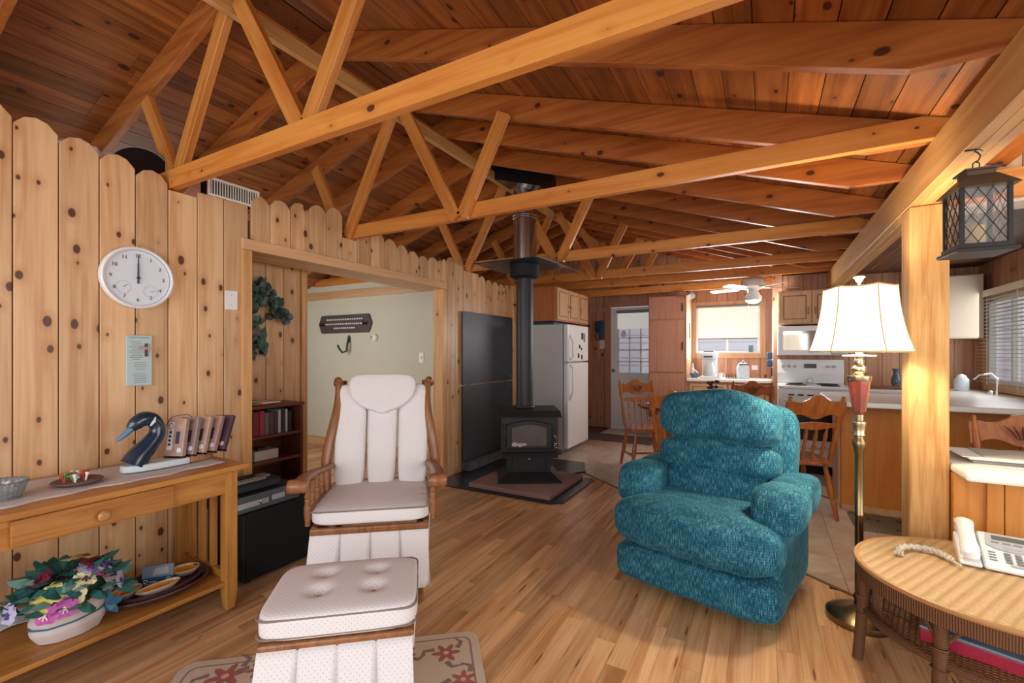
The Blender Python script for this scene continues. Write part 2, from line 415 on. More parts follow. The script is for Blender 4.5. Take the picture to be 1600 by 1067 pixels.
# tiles
def tile_mat():
    m, nt, b = newmat('floor_tile'); L = nt.links.new
    tc = N(nt, 'ShaderNodeTexCoord'); oi = N(nt, 'ShaderNodeObjectInfo')
    sc = N(nt, 'ShaderNodeVectorMath', operation='SCALE'); sc.inputs[0].default_value = (31, 17, 9); L(oi.outputs['Random'], sc.inputs['Scale'])
    va = N(nt, 'ShaderNodeVectorMath', operation='ADD'); L(tc.outputs['Object'], va.inputs[0]); L(sc.outputs[0], va.inputs[1])
    nz = N(nt, 'ShaderNodeTexNoise'); nz.inputs['Scale'].default_value = 5; nz.inputs['Detail'].default_value = 6; nz.inputs['Distortion'].default_value = 1.2; L(va.outputs[0], nz.inputs['Vector'])
    rp = N(nt, 'ShaderNodeValToRGB'); rp.color_ramp.elements[0].position = .3; rp.color_ramp.elements[1].position = .7
    rp.color_ramp.elements[0].color = rgb(178, 154, 132); rp.color_ramp.elements[1].color = rgb(212, 194, 176)
    L(nz.outputs['Fac'], rp.inputs[0]); L(rp.outputs[0], b.inputs['Base Color']); b.inputs['Roughness'].default_value = .32
    return m
TILE = tile_mat()
T = .30
for i in range(-8, 8):
    for j in range(0, 21):
        x0 = .095 + i*T; y0 = 1.66 + j*T
        if y0 > 7.6: continue
        p = clip([(x0+.003, y0+.003), (x0+T-.003, y0+.003), (x0+T-.003, y0+T-.003), (x0+.003, y0+T-.003)], -nx, -ny, -nc-.012)
        if len(p) > 2 and parea(p) > .002 and -2.4 < x0+T and x0 < 2.1:
            cx, cy = p[0]
            MB().prism([(a-cx, b-cy) for a, b in p], 'xy', -.012, -.001).build('floor_tile', TILE, floor, loc=(cx, cy, 0))
grout = MB().prism(clip([(-2.3, 1.5), (2.1, 1.5), (2.1, 7.65), (-2.3, 7.65)], -nx, -ny, -nc), 'xy', -.012, -.004)
grout.build('grout', mat('grout_grey', rgb(160, 142, 124), .8), floor)
MB().bar((DA[0]-.3, DA[1]+.236, .001), (2.0, DA[1]-.787*(2.0-DA[0]), .001), .024, .004).build('transition_strip', mat('threshold_brown', rgb(104, 72, 46), .4), floor)

# ------------------------------------------------------------------ left wall of dog-eared pine boards
XW = -2.85
OY0, OY1, OZ = 1.72, 3.67, 1.96
wl = MB()
wl.box(XW-.10, XW-.021, -1.5, OY0-.01, 0, 2.12); wl.box(XW-.10, XW-.021, OY1+.01, 7.62, 0, 2.10); wl.box(XW-.10, XW-.021, OY0-.01, OY1+.01, OZ+.01, 2.12)
wall_left = struct(wl.build('wall_left', GROOVE))
TOPS = [(.717, 2.35), (.861, 2.30), (1.185, 2.25), (1.36, 2.22), (1.773, 2.29), (2.07, 2.335), (2.375, 2.39), (2.66, 2.32), (3.08, 2.25), (3.37, 2.20), (3.7, 2.24), (3.95, 2.29), (4.2, 2.20), (4.6, 2.14), (5.2, 2.13)]
TRUSS_Y = [1.33, 2.59, 4.24, 5.43, 6.14, 7.1]
BW = .147
k = -15
rng = random.Random(11)
while .674 + BW*k < 5.25:
    y0 = .674 + BW*k; k += 1
    yc = y0 + BW/2
    zt = lerp_tab(TOPS, yc) + rng.uniform(-.008, .008)
    notch = any(abs(yc-(ty-.04)) < BW*.5 + .02 for ty in TRUSS_Y)
    z0 = 0
    segs = [(y0, y0+BW)]
    if y0 < OY0 < y0+BW: segs = [(y0, OY0)]
    if y0 < OY1 < y0+BW: segs = [(OY1, y0+BW)]
    if OY0 <= y0 and y0+BW <= OY1: z0 = OZ+.01
    parts = [(segs[0][0], segs[0][1], z0)]
    if y0 < OY0 < y0+BW: parts.append((OY0, y0+BW, OZ+.01))
    if y0 < OY1 < y0+BW: parts.append((y0, OY1, OZ+.01))
    for a, b, zb in parts:
        w = b-a-.004; 
        if w < .02: continue
        h = zt-zb
        if 1.47 < yc < 1.77 and zb < 2.3: pts = [(0, 0), (w, 0), (w, 2.205-zb), (0, 2.205-zb)]
        elif notch and w > .08:
            pts = [(0, 0), (w, 0), (w, 2.172-zb), (0, 2.172-zb)]
        else:
            c = min(.034, w*.3)
            pts = [(0, 0), (w, 0), (w, h-.05), (w-c, h-.012), (w/2, h), (c, h-.012), (0, h-.05)]
        MB().prism(pts, 'yz', -.021, 0).build('wall_board', PINE, wall_left, loc=(XW, a+.002, zb), bevel=.003, seg=1)
# trims of the opening
t1 = struct(MB().box(XW-.30, XW-.112, OY0-.06, OY1+.07, OZ-.035, OZ-.015).box(XW-.11, XW+.018, OY0-.06, OY1+.07, OZ-.035, OZ+.035).build('trim_1', PINE_Y, bevel=.004))
t2 = struct(MB().box(XW-.11, XW+.016, OY0-.062, OY0, 0, OZ-.036).build('trim_2', PINE_Z, bevel=.004))
t3 = struct(MB().box(XW-.11, XW+.018, OY1, OY1+.07, 0, OZ-.036).build('trim_3', PINE_Z, bevel=.004))
t4 = struct(MB().box(XW-.02, XW+.04, 5.10, 5.19, 0, 2.14).build('trim_4', PINE_Z, bevel=.004))
# hall beyond the opening
wh = struct(MB().box(-3.42, -3.321, 1.0, 2.40, 0, 2.2).build('wall_hall', GROOVE))
for i in range(10):
    y0 = 2.40 - BW*(i+1)
    MB().box(-.02, 0, .002, BW-.002, 0, 2.2).build('wall_board', PINE, wh, loc=(-3.30, y0, 0), bevel=.003, seg=1)
struct(MB().box(-3.44, -3.28, 2.40, 2.45, 0, 2.2).build('trim_5', PINE_Z, bevel=.003))
wc = struct(MB().box(-6.0, XW-.10, 4.20, 4.28, 0, 2.2).build('wall_cream', CREAM))
struct(MB().box(-6.0, XW-.10, 4.175, 4.2, 2.0, 2.10).build('trim_6', PINE_X, bevel=.003))
struct(MB().box(-6.0, XW-.10, 4.178, 4.2, 0, .13).build('baseboard_hall', PINE_X, bevel=.004))
struct(MB().box(-6.05, -5.97, 0.2, 4.2, 0, 2.4).build('wall_far', CREAM))  # unseen wall, added to block light leaking in from the left
tag(MB().box(-4.6, XW-.105, 2.30, 2.42, 1.99, 2.12).build('hall_beam', FIR_X, bevel=.004), 'dark pine header beam crossing above the hall entrance', 'beam')

# ------------------------------------------------------------------ roof
RX, SL = -2.35, .33
def zr(x): return 2.34 + SL*(.405-x) if x >= RX else 2.34 + SL*(.405-(2*RX-x))
rb = MB()
rb.prism([(.85, zr(.85)+.03), (RX, zr(RX)+.03), (-5.7, zr(-5.7)+.03), (-5.7, zr(-5.7)+.09), (RX, zr(RX)+.09), (.85, zr(.85)+.09)], 'xz', -1.2, 7.7)
ceiling = struct(rb.build('ceiling', GROOVE))
ang = math.atan(SL); PW = .135
RLEN = (1.6, 2.2, 2.8, 3.4)
RME = {q: MB().box(0, PW-.004, .0008, q-.0008, 0, .022).mesh('roof_board', ROOF) for q in RLEN}
rng = random.Random(17)
for side in (1, -1):
    s = .004
    while s < 3.45:
        y = -1.2 - rng.random()*1.2
        while y < 7.6:
            q = rng.choice(RLEN)
            if y + q > 7.68:
                y = 7.68 - q if 7.68 - y > .5 else 99
                if y > 90: break
                z_off = .0215                       # last board laid over its neighbour's end
            else: z_off = 0
            if side > 0: link_mesh('roof_board', RME[q], ceiling, (RX + s*math.cos(ang), y, zr(RX)-s*math.sin(ang)+z_off), (0, ang, 0))
            else: link_mesh('roof_board', RME[q], ceiling, (RX-(s+PW)*math.cos(ang), y, zr(RX)-(s+PW)*math.sin(ang)+z_off), (0, -ang, 0))
            y += q
            if z_off: break
        s += PW
# rafters (level cut where they sit on the beam) and trusses
def rafter_pts(side):
    p = [(.745, 2.182), (.405, 2.182), (RX, zr(RX)-.16), (RX, zr(RX)-.002), (.745, zr(.745)-.002)]
    return p if side > 0 else [(2*RX-a, b) for a, b in p]
RAFT_Y = [.1, .70, 1.90, 3.08, 3.68, 4.85, 5.78, 6.62]
pos_words = ['nearest', 'second', 'third', 'fourth', 'fifth', 'sixth', 'seventh', 'eighth']
ri = 0
for yy in RAFT_Y:
    if yy < 1: nm = ['plain rafter pair overhead nearest the photographer', 'plain rafter pair just before the nearest roof truss'][ri]
    else: nm = 'plain pine rafter pair between the trusses, %s one counted from the front' % ['', '', 'first', 'second', 'third', 'fourth', 'fifth', 'sixth'][ri]
    t = thing('rafter_pair', nm, 'rafter', (0, yy, 0), group='plain rafters between trusses')
    ri += 1
    for sd in (1, -1): MB().prism(rafter_pts(sd), 'xz', -.02, .02).build('rafter', FIR_R, t, bevel=.002, seg=1)
for i, ty in enumerate(TRUSS_Y):
    t = thing('roof_truss', 'open pine roof truss with W-shaped webs, %s from the front' % pos_words[i].replace('nearest', 'first'), 'roof truss', (0, ty, 0), group='open roof trusses')
    for sd in (1, -1): MB().prism(rafter_pts(sd), 'xz', -.02, .02).build('rafter', FIR_R, t, bevel=.002, seg=1)
    MB().box(2*RX-.74, .74, -.062, -.021, 2.182, 2.282).build('bottom_chord', FIR_X, t, bevel=.002, seg=1)
    front = i in (1, 2, 3)
    yo = -.083 if front else 0
    zb = 2.19 if front else 2.285
    for sd in (1, -1):
        vx = .55
        for (xa, za, xb, zbb) in ((vx-.02, zb, .05, zr(RX)-.2), (vx+.03, zb, .9, zr(RX+.9)-.15)):
            a = Vector((RX+sd*xa, yo, za)); b = Vector((RX+sd*xb, yo, zbb))
            L = (b-a).length; th = math.atan2(b.x-a.x, b.z-a.z)
            MB().box(-.045, .045, -.019, .019, 0, L).build('web', FIR_Z, t, loc=a, rot=(0, th, 0), bevel=.002, seg=1)
# ridge board
tag(MB().box(RX-.02, RX+.02, -1.2, 7.6, zr(RX)-.27, zr(RX)-.185).build('ridge_board', FIR_Y), 'pine ridge board running along the roof peak', 'beam')
# support beam of three plies, post, cross beam
bt = thing('support_beam', 'long built-up pine beam carrying the truss ends above the post', 'beam', (.62, 0, 0))
for q in range(3):
    MB().box(q*.04+.0008, q*.04+.0392, -1.2, 6.33, 2.0, 2.18).build('ply', FIR_Y, bt, bevel=.002, seg=1)
pst = MB().box(-.075, .075, -.075, .075, 0, 1.998)
tag(pst.build('support_post', POST, loc=(.697, 2.985, 0), bevel=.008), 'rough sawn square wooden post beside the floor lamp', 'post')
cb = thing('cross_beam', 'short pine cross beam from the post top toward the right wall', 'beam', (.745, 2.94, 0))
MB().box(0, 1.2, 0, .09, 2.0, 2.13).build('timber', FIR_X, cb, bevel=.003)
MB().box(0, 1.2, .05, .22, 1.985, 1.999).build('lit_underside', mat('pale_lit_underside', rgb(206, 196, 186), .6), cb)  # pale colour stands in for light on the beam's underside
wg = struct(MB().box(.745, 2.0, 3.0, 3.05, 2.13, 2.75).build('wall_gable', GROOVE))
for i in range(8):
    MB().box(0, BW-.004, -.02, 0, 0, .3).build('wall_board', PINE, wg, loc=(.75+i*BW, 3.0, 2.131), bevel=.003, seg=1)
MB().box(0, 1.2, -.045, -.021, 0, .11).build('header_board', FIR_X, wg, loc=(.75, 3.0, 2.33))
# ------------------------------------------------------------------ kitchen shell
YB, YR, XS, XR = 7.62, 6.35, .10, 1.90
def board_wall(name, axis, c, a0, a1, z1, holes, m, face, bw=BW):
    """vertical boards on a backing; axis 'x': wall along X at Y=c facing -Y; axis 'y': wall along Y at X=c facing -X"""
    bk = MB(); th = .06
    cuts = sorted(set([a0, a1] + [h for hh in holes for h in hh[:2]]))
    for u, v in zip(cuts, cuts[1:]):
        hz = [h for h in holes if h[0] <= u and v <= h[1]]
        zs = [(0, z1)] if not hz else [(0, hz[0][2]), (hz[0][3], z1)]
        for za, zb in zs:
            if zb-za < .01: continue
            if axis == 'x': bk.box(u, v, c+.021, c+.021+th, za, zb)
            else: bk.box(c+.021, c+.021+th, u, v, za, zb)
    w = struct(bk.build(name, GROOVE))
    u = a0
    while u < a1-.01:
        v = min(u+bw, a1)
        sub = sorted(set([u, v] + [h for hh in holes for h in hh[:2] if u < h < v]))
        for p, q in zip(sub, sub[1:]):
            mid = (p+q)/2; hz = [h for h in holes if h[0] < mid < h[1]]
            for za, zb in ([(0, z1)] if not hz else [(0, hz[0][2]), (hz[0][3], z1)]):
                if zb-za < .02 or q-p < .012: continue
                if axis == 'x': MB().box(.002, q-p-.002, 0, .02, 0, zb-za).build('wall_board', m, w, loc=(p, c, za))
                else: MB().box(0, .02, .002, q-p-.002, 0, zb-za).build('wall_board', m, w, loc=(c, p, za))
        u = v
    return w
board_wall('wall_back', 'x', YB, XW, XS+.1, 2.25, [(-2.32, -1.46, 0, 2.06), (-.94, -.06, 1.27, 1.99)], KPINE, -1)
board_wall('wall_range', 'x', YR, XS, XR+.08, 2.2, [], KPINE, -1)
struct(MB().box(XS-.012, XS+.08, YR-.01, YB, 0, 2.6).build('wall_return', KPINE))
board_wall('wall_right', 'y', XR, 3.05, YR, 2.2, [(5.25, 6.13, .99, 1.80)], KPINE, -1)
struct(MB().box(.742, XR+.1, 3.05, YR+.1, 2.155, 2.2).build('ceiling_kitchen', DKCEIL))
# window 1 (back wall) with roller shade
FRW = mat('white_frame', rgb(240, 240, 240), .4)
def window(name, axis, c, a0, a1, z0, z1, depth=.07, mull=True, fr=.035, mat_fr=None):
    w = empty_struct(name); mf = mat_fr or FRW
    def B(mb, p, q, d0, d1, za, zb):
        return mb.box(p, q, c+d0, c+d1, za, zb) if axis == 'x' else mb.box(c+d0, c+d1, p, q, za, zb)
    f = MB(); B(f, a0, a0+fr, 0, depth, z0, z1); B(f, a1-fr, a1, 0, depth, z0, z1); B(f, a0+fr, a1-fr, 0, depth, z0, z0+fr); B(f, a0+fr, a1-fr, 0, depth, z1-fr, z1)
    if mull: m_ = (a0+a1)/2; B(f, m_-.015, m_+.015, .02, depth, z0+fr, z1-fr)
    f.build('window_frame', mf, w)
    B(MB(), a0+fr, a1-fr, .045, .05, z0+fr, z1-fr).build('pane', GLASS, w)
    t = MB(); e = .07
    B(t, a0-e, a0-.001, -.016, -.001, z0-e, z1+e); B(t, a1+.001, a1+e, -.016, -.001, z0-e, z1+e); B(t, a0, a1, -.016, -.001, z1+.001, z1+e); B(t, a0, a1, -.03, -.001, z0-e, z0-.001)
    t.build('casing', CABP, w)
    return w
w1 = window('window_1', 'x', YB, -.94, -.06, 1.27, 1.99)
SHADE = mat('shade_cloth', rgb(232, 232, 222), .8, emit=.35, ecol=rgb(232, 236, 228))  # faint glow built into the cloth in place of daylight behind it
rs = thing('kitchen_roller_blind', 'off-white roller shade half lowered over the kitchen window', 'roller blind', (-.5, YB-.02, 1.56))
MB().box(-.41, .41, -.004, 0, -.06, .41).build('cloth', SHADE, rs)
MB().lathe([(0, -.43), (.018, -.43), (.018, .43), (0, .43)], 10, (0, -.012, .425), Euler((0, R(90), 0)).to_matrix().to_4x4()).build('roller', GREY, rs, smooth=True)
MB().box(-.41, .41, -.012, .002, -.075, -.06).build('hem_bar', GREY, rs)
# window 2 (right wall) with blinds
w2 = window('window_2', 'y', XR, 5.25, 6.13, .99, 1.80, mull=True)
vb = thing('slat_blind', 'cream horizontal slat blind over the window by the sink', 'blind', (XR-.05, 5.69, .97))
slat = MB().box(-.022, .022, -.46, .46, -.0012, .0012).mesh('slat', mat('blind_slat', rgb(226, 214, 190), .5))
for i in range(24):
    link_mesh('slat', slat, vb, (0, 0, .03+i*.034), (0, R(4), 0))
MB().box(-.03, .03, -.47, .47, .84, .90).build('head_rail', mat('blind_rail', rgb(226, 214, 190), .5), vb)
for yy in (-.3, .3): MB().box(-.0015, .0015, yy-.004, yy+.004, .0, .84).build('cord', WHITE, vb)
# door 1
d1 = struct(MB().box(-2.30, -1.48, YB+.005, YB+.045, .01, .93).box(-2.30, -2.17, YB+.005, YB+.045, .93, 2.04).box(-1.61, -1.48, YB+.005, YB+.045, .93, 2.04).box(-2.17, -1.61, YB+.005, YB+.045, 1.93, 2.04).build('door_1', WHITE))
mu = MB()
for i in range(4): mu.box(-2.17+i*.187-.008, -2.17+i*.187+.008, YB-.002, YB+.045, .93, 1.93)
for j in range(5): mu.box(-2.17, -1.61, YB-.002, YB+.045, .93+j*.2-.008+(.008 if j == 0 else 0), .93+j*.2+.008)
mu.build('muntin', WHITE, d1)
for i in range(3):
    for j in range(4):
        MB().box(-2.17+i*.187+.009, -2.17+(i+1)*.187-.009, YB+.02, YB+.024, .93+j*.2+.009, .93+(j+1)*.2-.009).build('pane', GLASS, d1)
MB().lathe([(0, 0), (.012, 0), (.012, .03), (.03, .04), (.03, .06), (.018, .075), (0, .075)], 14, (-2.235, YB+.004, .98), Euler((R(90), 0, 0)).to_matrix().to_4x4()).build('door_knob', CHROME, d1, smooth=True)
struct(MB().box(-2.40, -2.305, YB-.02, YB-.001, 0, 2.14).box(-1.475, -1.38, YB-.02, YB-.001, 0, 2.14).box(-2.305, -1.475, YB-.02, YB-.001, 2.05, 2.14).build('trim_7', CUPB))
struct(MB().box(-2.84, -2.40, YB-.02, YB-.001, 1.98, 2.06).build('trim_8', KPINE))
ds = thing('entry_roller_blind', 'white roller shade with grey top roll on the entry door', 'roller blind', (-1.89, YB-.01, 1.68))
MB().box(-.29, .29, -.004, 0, 0, .26).build('cloth', SHADE, ds)
MB().box(-.3, .3, -.045, -.001, .262, .31).build('roller', GREY, ds, bevel=.008)
st = tag(MB().prism([(.045*math.cos(a*PI/8), .062*math.sin(a*PI/8)) for a in range(16)], 'xz', 0, .002).build('door_sticker', mat('sticker_white', rgb(226, 226, 232), .6), loc=(-2.085, YB+.015, 1.60)), 'small oval white sticker on the entry door glass', 'sticker')
gbk = struct(MB().prism([(-5.7, 2.0), (-2.9, 2.0), (-2.9, 2.251), (.85, 2.251), (RX, zr(RX)+.02), (-5.7, zr(-5.7)+.02)], 'xz', YB+.02, YB+.08).build('wall_gable_back', KPINE))
for i in range(20):
    x0 = -2.85+i*BW; h0 = min(zr(x0), zr(x0+BW))-.03
    if h0 > 2.3: MB().box(.002, BW-.002, 0, .018, 0, h0-2.255).build('wall_board', KPINE, gbk, loc=(x0, YB, 2.255))
# outside seen through the glass
out = tag(MB().box(-7, 5, 11.0, 11.2, -.2, 4.0).build('neighbour_house', mat('lilac_siding', rgb(226, 220, 232), .8)), 'pale lilac house wall outside the kitchen windows', 'building')
for i in range(22): MB().box(-7, 5, 10.965, 10.999, -.1+i*.18, .065+i*.18).build('siding_board', out.data.materials[0], out)
struct(MB().box(-12, 14, 7.75, 16, -.3, -.2).build('ground', mat('ground_grass', rgb(120, 128, 96), .9)))
# ------------------------------------------------------------------ teal recliner
rec = thing('recliner', 'teal plush recliner armchair with rolled arms in the middle of the room', 'armchair', (-.355, 2.34, 0), R(-14))
def wr(amp, sx, sz, seed=0):
    def f(o):
        q = noise.noise(Vector((o.x*sx+seed, o.y*sx, o.z*sz)))*amp
        return o + o.normalized()*q
    return f
def crease(amp, freq, phase=0, zlo=None):
    def f(o):
        w = amp*math.sin(o.x*freq+phase + 1.7*math.sin(o.x*9+phase))
        return Vector((o.x, o.y + w*(.4 + .6*max(0, -o.z)/.1), o.z + .004*math.sin(o.x*21+phase)))
    return f
for s in (-1, 1):
    MB().sup((s*.335, .50, .27), (.055, .33, .225), 8, 10).build('side_panel', TEAL, rec, smooth=True, ang=70)
    def armf(o, s=s):
        # fuller, drooping front end with pinched pleats
        t = (o.y+.31)/.62
        bul = 1 + .22*math.exp(-((t-.14)/.22)**2)
        fold = .010*math.sin(o.x*95 + 1.3)*max(0, 1-abs(t-.06)/.16)*(1 if o.z < .03 else .3)
        seam = -.016*math.exp(-((t-.46)/.03)**2)
        k = bul + seam/.13
        return Vector((o.x*k, o.y - fold, o.z*(k) - .045*max(0, (.25-t)/.25)**2))
    MB().sup((s*.365, .455, .545), (.104, .31, .086), 3.4, 22, armf, (R(2), 0, R(-s*2))).build('arm_pad', TEAL, rec, smooth=True, ang=80)
def rollf(o): return Vector((o.x, o.y - .012*math.cos(o.x*3.4), o.z + .014*math.cos(o.x*3.7) + .003*math.sin(o.x*40)))
MB().sup((0, .30, .40), (.30, .36, .10), 5, 14, wr(.008, 9, 9)).build('seat_cushion', TEAL, rec, smooth=True, ang=80)
MB().sup((0, .135, .372), (.415, .15, .130), 3.4, 20, rollf).build('front_roll', TEAL, rec, smooth=True, ang=80)
MB().sup((0, .165, .145), (.408, .135, .098), 5, 18, rollf).build('footrest_panel', TEAL, rec, smooth=True, ang=80)
tilt = R(-13)
def backroll(name, zc, yc, hz, hy, hx, p, amp, ph, rx=0):
    def f(o):
        edge = abs(o.x)/hx
        w = amp*math.sin(o.x*24+ph + 2*math.sin(o.x*7))*max(0, -o.z/hz)*(o.y < 0)
        return Vector((o.x, o.y - .02*(1-edge**2) + w, o.z + (.022*math.cos(o.x*4.4) if o.z > 0 else .006*math.cos(o.x*4)) + amp*.6*math.sin(o.x*15+ph)))
    MB().sup((-.018, yc, zc), (hx, hy, hz), p, 22, f, (tilt+rx, 0, 0)).build(name, TEAL, rec, smooth=True, ang=80)
backroll('headrest', .895, .555, .138, .150, .325, 3.5, .014, .6)
backroll('lumbar_cushion', .675, .545, .092, .110, .328, 3.6, .006, 1.9)
backroll('lower_back_cushion', .50, .515, .125, .105, .312, 3.6, .005, 3.1)
MB().sup((.012, .70, .585), (.338, .075, .40), 7, 14, None, (tilt, 0, 0)).build('back_shell', TEAL, rec, smooth=True, ang=70)
MB().box(-.30, .30, .24, .74, .0, .05).build('base_frame', BLKM, rec)

# ------------------------------------------------------------------ glider rocker
gl = thing('glider_chair', 'wooden glider rocker with white patterned cushions and pleated skirt', 'rocking chair', (-1.73, 1.65, 0), R(39))
def cush(c, h, p=5, n=14, fn=None, rot=(0,0,0)): return MB().sup(c, h, p, n, fn, rot)
# seat
MB().sup((0, .29, .455), (.305, .30, .043), 6, 14, lambda o: Vector((o.x*(1-.10*(o.y+.3)/.6), o.y, o.z + .012*math.cos(o.x*5)*math.cos(o.y*4)))).build('seat_cushion', GLFAB, gl, smooth=True, ang=80)
pp = rrect(.60, .585, .05); 
MB().tube([(x*(1-.10*(y+.3)/.6), .29+y, .492) for x, y in pp], .0035, 6, closed=True).build('seat_piping', PIPING, gl, smooth=True)
MB().box(-.29, .29, .0, .028, .375, .41).build('front_rail', OAKX, gl, bevel=.01)
for s in (-1, 1): MB().box(s*.275-.015, s*.275+.015, .03, .60, .375, .41).build('side_rail', OAKX, gl, bevel=.006)
MB().box(-.26, .26, .60, .63, .375, .41).build('rear_rail', OAKX, gl, bevel=.006)
# skirt with box pleats
def skirt(name, parent, hx, y0, y1, ztop, zbot, flare, m, npl):
    per = [(-hx, y1), (-hx, y0), (hx, y0), (hx, y1)]
    path = []
    for (ax, ay), (bx, by) in zip(per, per[1:]):
        L = math.hypot(bx-ax, by-ay); n = int(L/.004)
        for i in range(n): path.append((ax+(bx-ax)*i/n, ay+(by-ay)*i/n, (by-ay)/L, -(bx-ax)/L, L*i/n, L))
    path.append(per[-1] + ((by-ay)/L, -(bx-ax)/L, L, L))
    def f(u, v):
        x, y, nx_, ny_, t, L = path[min(len(path)-1, int(round(u*(len(path)-1))))]
        k = round(L/npl); per_ = L/max(1, k); ph = (t/per_) % 1
        d = min(ph, 1-ph)*per_
        pin = max(0, 1-d/(.004+.022*v))**.8
        edge = min(1, min(t, L-t)/.02)
        e = flare*v - pin*edge*(.008+.045*v) + .004*v*math.sin(t*31)
        cx = 1 + flare*v*.6
        return Vector((x*cx + (-nx_)*-e*0 + nx_*-e, y - abs(flare)*v*.2*(1 if ny_ else 0) + ny_*e, ztop + (zbot-ztop)*v))
    o = MB().grid(f, len(path)-1, 10).build(name, m, parent, smooth=True, ang=75)
    sd = o.modifiers.new('thick', 'SOLIDIFY'); sd.thickness = .002
    return o
skirt('skirt', gl, .288, .010, .58, .385, .115, .07, GLFAB, .15)
# back: three upright pads, head pillow, posts
bt_ = R(-17)
BM = Matrix.Translation((0, .50, .47)) @ Euler((bt_, 0, 0)).to_matrix().to_4x4()
back = bpy.data.objects.new('backrest', None)
def bpart(mb, name, m, **k):
    o = mb.build(name, m, gl, **k); o.matrix_local = BM; return o
for s, hx in ((-1, .092), (0, .088), (1, .092)):
    def f(o, s=s):
        t = (o.z+.31)/.62
        return Vector((o.x*(.93+.11*t) + s*.012*t, o.y - .012*(1-(o.x/.095)**2), o.z))
    bpart(MB().sup((s*.183, -.01, .30), (hx, .045, .325), 5, 14, f), 'back_pad', GLFAB, smooth=True, ang=80)
def hp(o):
    t = (o.z+.11)/.22
    return Vector((o.x*(1 if t > .75 else math.sqrt(max(.05, 1-((.75-t)/.78)**2))), o.y, o.z))
bpart(MB().sup((0, -.075, .555), (.205, .032, .125), 5, 16, hp), 'head_pillow', GLFAB, smooth=True, ang=80)
bpart(MB().lathe([(0, -.006), (.011, -.006), (.011, 0), (.006, .006), (0, .006)], 12, (0, -.063, .27), Euler((R(90), 0, 0)).to_matrix().to_4x4()), 'tuft_button', GLFAB, smooth=True)
bpart(MB().box(-.22, .22, .035, .06, .60, .645), 'crest_rail', OAKX, bevel=.012)
bpart(MB().prism([(-.12, .64), (.12, .64), (.10, .688), (-.10, .688)], 'xz', .0, .045), 'crest_cap', OAKX, bevel=.01)
for s in (-1, 1):
    pts = []
    for i in range(13):
        t = i/12; z = -.06 + .71*t
        xo = .285 + .035*math.sin(t*PI*1.5+.6) + (.02*t)
        pts.append((s*xo, .03 - .10*math.sin(t*PI)*.4 - .05*t, z))
    bpart(MB().tube(pts, [.022+.006*math.sin(i/12*PI) for i in range(13)], 10, sy=1.3), 'back_post', OAKX, smooth=True)
    bpart(MB().box(s*.25-.012, s*.25+.012, .03, .055, .55, .668), 'post_finial', OAKX, bevel=.005)
    bpart(MB().tube([(s*.30, .03, .64), (s*.285, -.01, .655), (s*.27, -.04, .62)], [.02, .026, .018], 10), 'wing_scroll', OAKX, smooth=True)
    # arms
    ap = [(s*.335, -.02, .635), (s*.335, .10, .64), (s*.325, .25, .63), (s*.30, .42, .61), (s*.285, .53, .60)]
    MB().tube(ap, [.034, .036, .032, .028, .026], 12, sy=.6).build('arm', OAKX, gl, smooth=True)
    MB().lathe([(0, -.045), (.028, -.045), (.034, -.035), (.034, .035), (.028, .045), (0, .045)], 16, (s*.335, -.02, .632), Euler((0, R(90), 0)).to_matrix().to_4x4()).build('arm_scroll', OAKX, gl, smooth=True)
    for yy in (.06, .16, .26, .36):
        pr = [(.014, 0), (.014, .02), (.018, .04), (.02, .09), (.014, .115), (.017, .125), (.013, .135), (.017, .145), (.012, .16), (.016, .185), (.012, .205)]
        MB().lathe(pr, 10, (s*.31, yy, .41)).build('arm_spindle', OAKX, gl, smooth=True)
    MB().tube([(s*.24, .0, .022), (s*.24, .30, .022), (s*.24, .62, .022)], .022, 8).build('base_rail', OAKX, gl, smooth=True)
    for yy in (.12, .5): MB().box(s*.24-.016, s*.24+.016, yy-.02, yy+.02, .03, .385).build('swing_leg', OAKX, gl)
MB().box(-.24, .24, .28, .32, .015, .045).build('base_stretcher', OAKX, gl)

# ------------------------------------------------------------------ ottoman
ot = thing('ottoman', 'white patterned ottoman with four buttons and pleated skirt on the rug', 'ottoman', (-1.34, 1.165, 0), R(40))
OBTN = [(-.085, .075), (.10, .075), (-.085, -.055), (.10, -.055)]
def otf(o):
    z = o.z
    if z > 0:
        for bx, by in OBTN: z -= .032*math.exp(-((o.x-bx)**2+(o.y-by)**2)/.0008)
        z += .010*math.cos(o.x*5)*math.cos(o.y*7)
    return Vector((o.x, o.y, z))
MB().sup((0, 0, .395), (.255, .195, .045), 7, 30, otf).build('cushion', GLFAB, ot, smooth=True, ang=80)
for zz in (.426, .368): MB().tube([(x, y, zz) for x, y in rrect(.505, .385, .04)], .0032, 6, closed=True).build('piping', PIPING, ot, smooth=True)
BTN = mat('button_tan', rgb(168, 148, 124), .7)
for bx, by in OBTN: MB().ell((bx, by, .4215), (.009, .009, .005), 8).build('tuft_button', BTN, ot, smooth=True)
MB().box(-.245, .245, -.188, .188, .322, .348).build('frame', OAKX, ot, bevel=.008)
skirt('skirt', ot, .243, -.187, .187, .33, .03, .09, GLFAB, .125)
MB().box(-.24, .24, .183, .187, .06, .33).build('skirt_back', GLFAB, ot)
for sx in (-1, 1):
    for sy in (-1, 1): MB().box(sx*.2-.018, sx*.2+.018, sy*.14-.018, sy*.14+.018, .009, .322).build('leg', OAKX, ot)

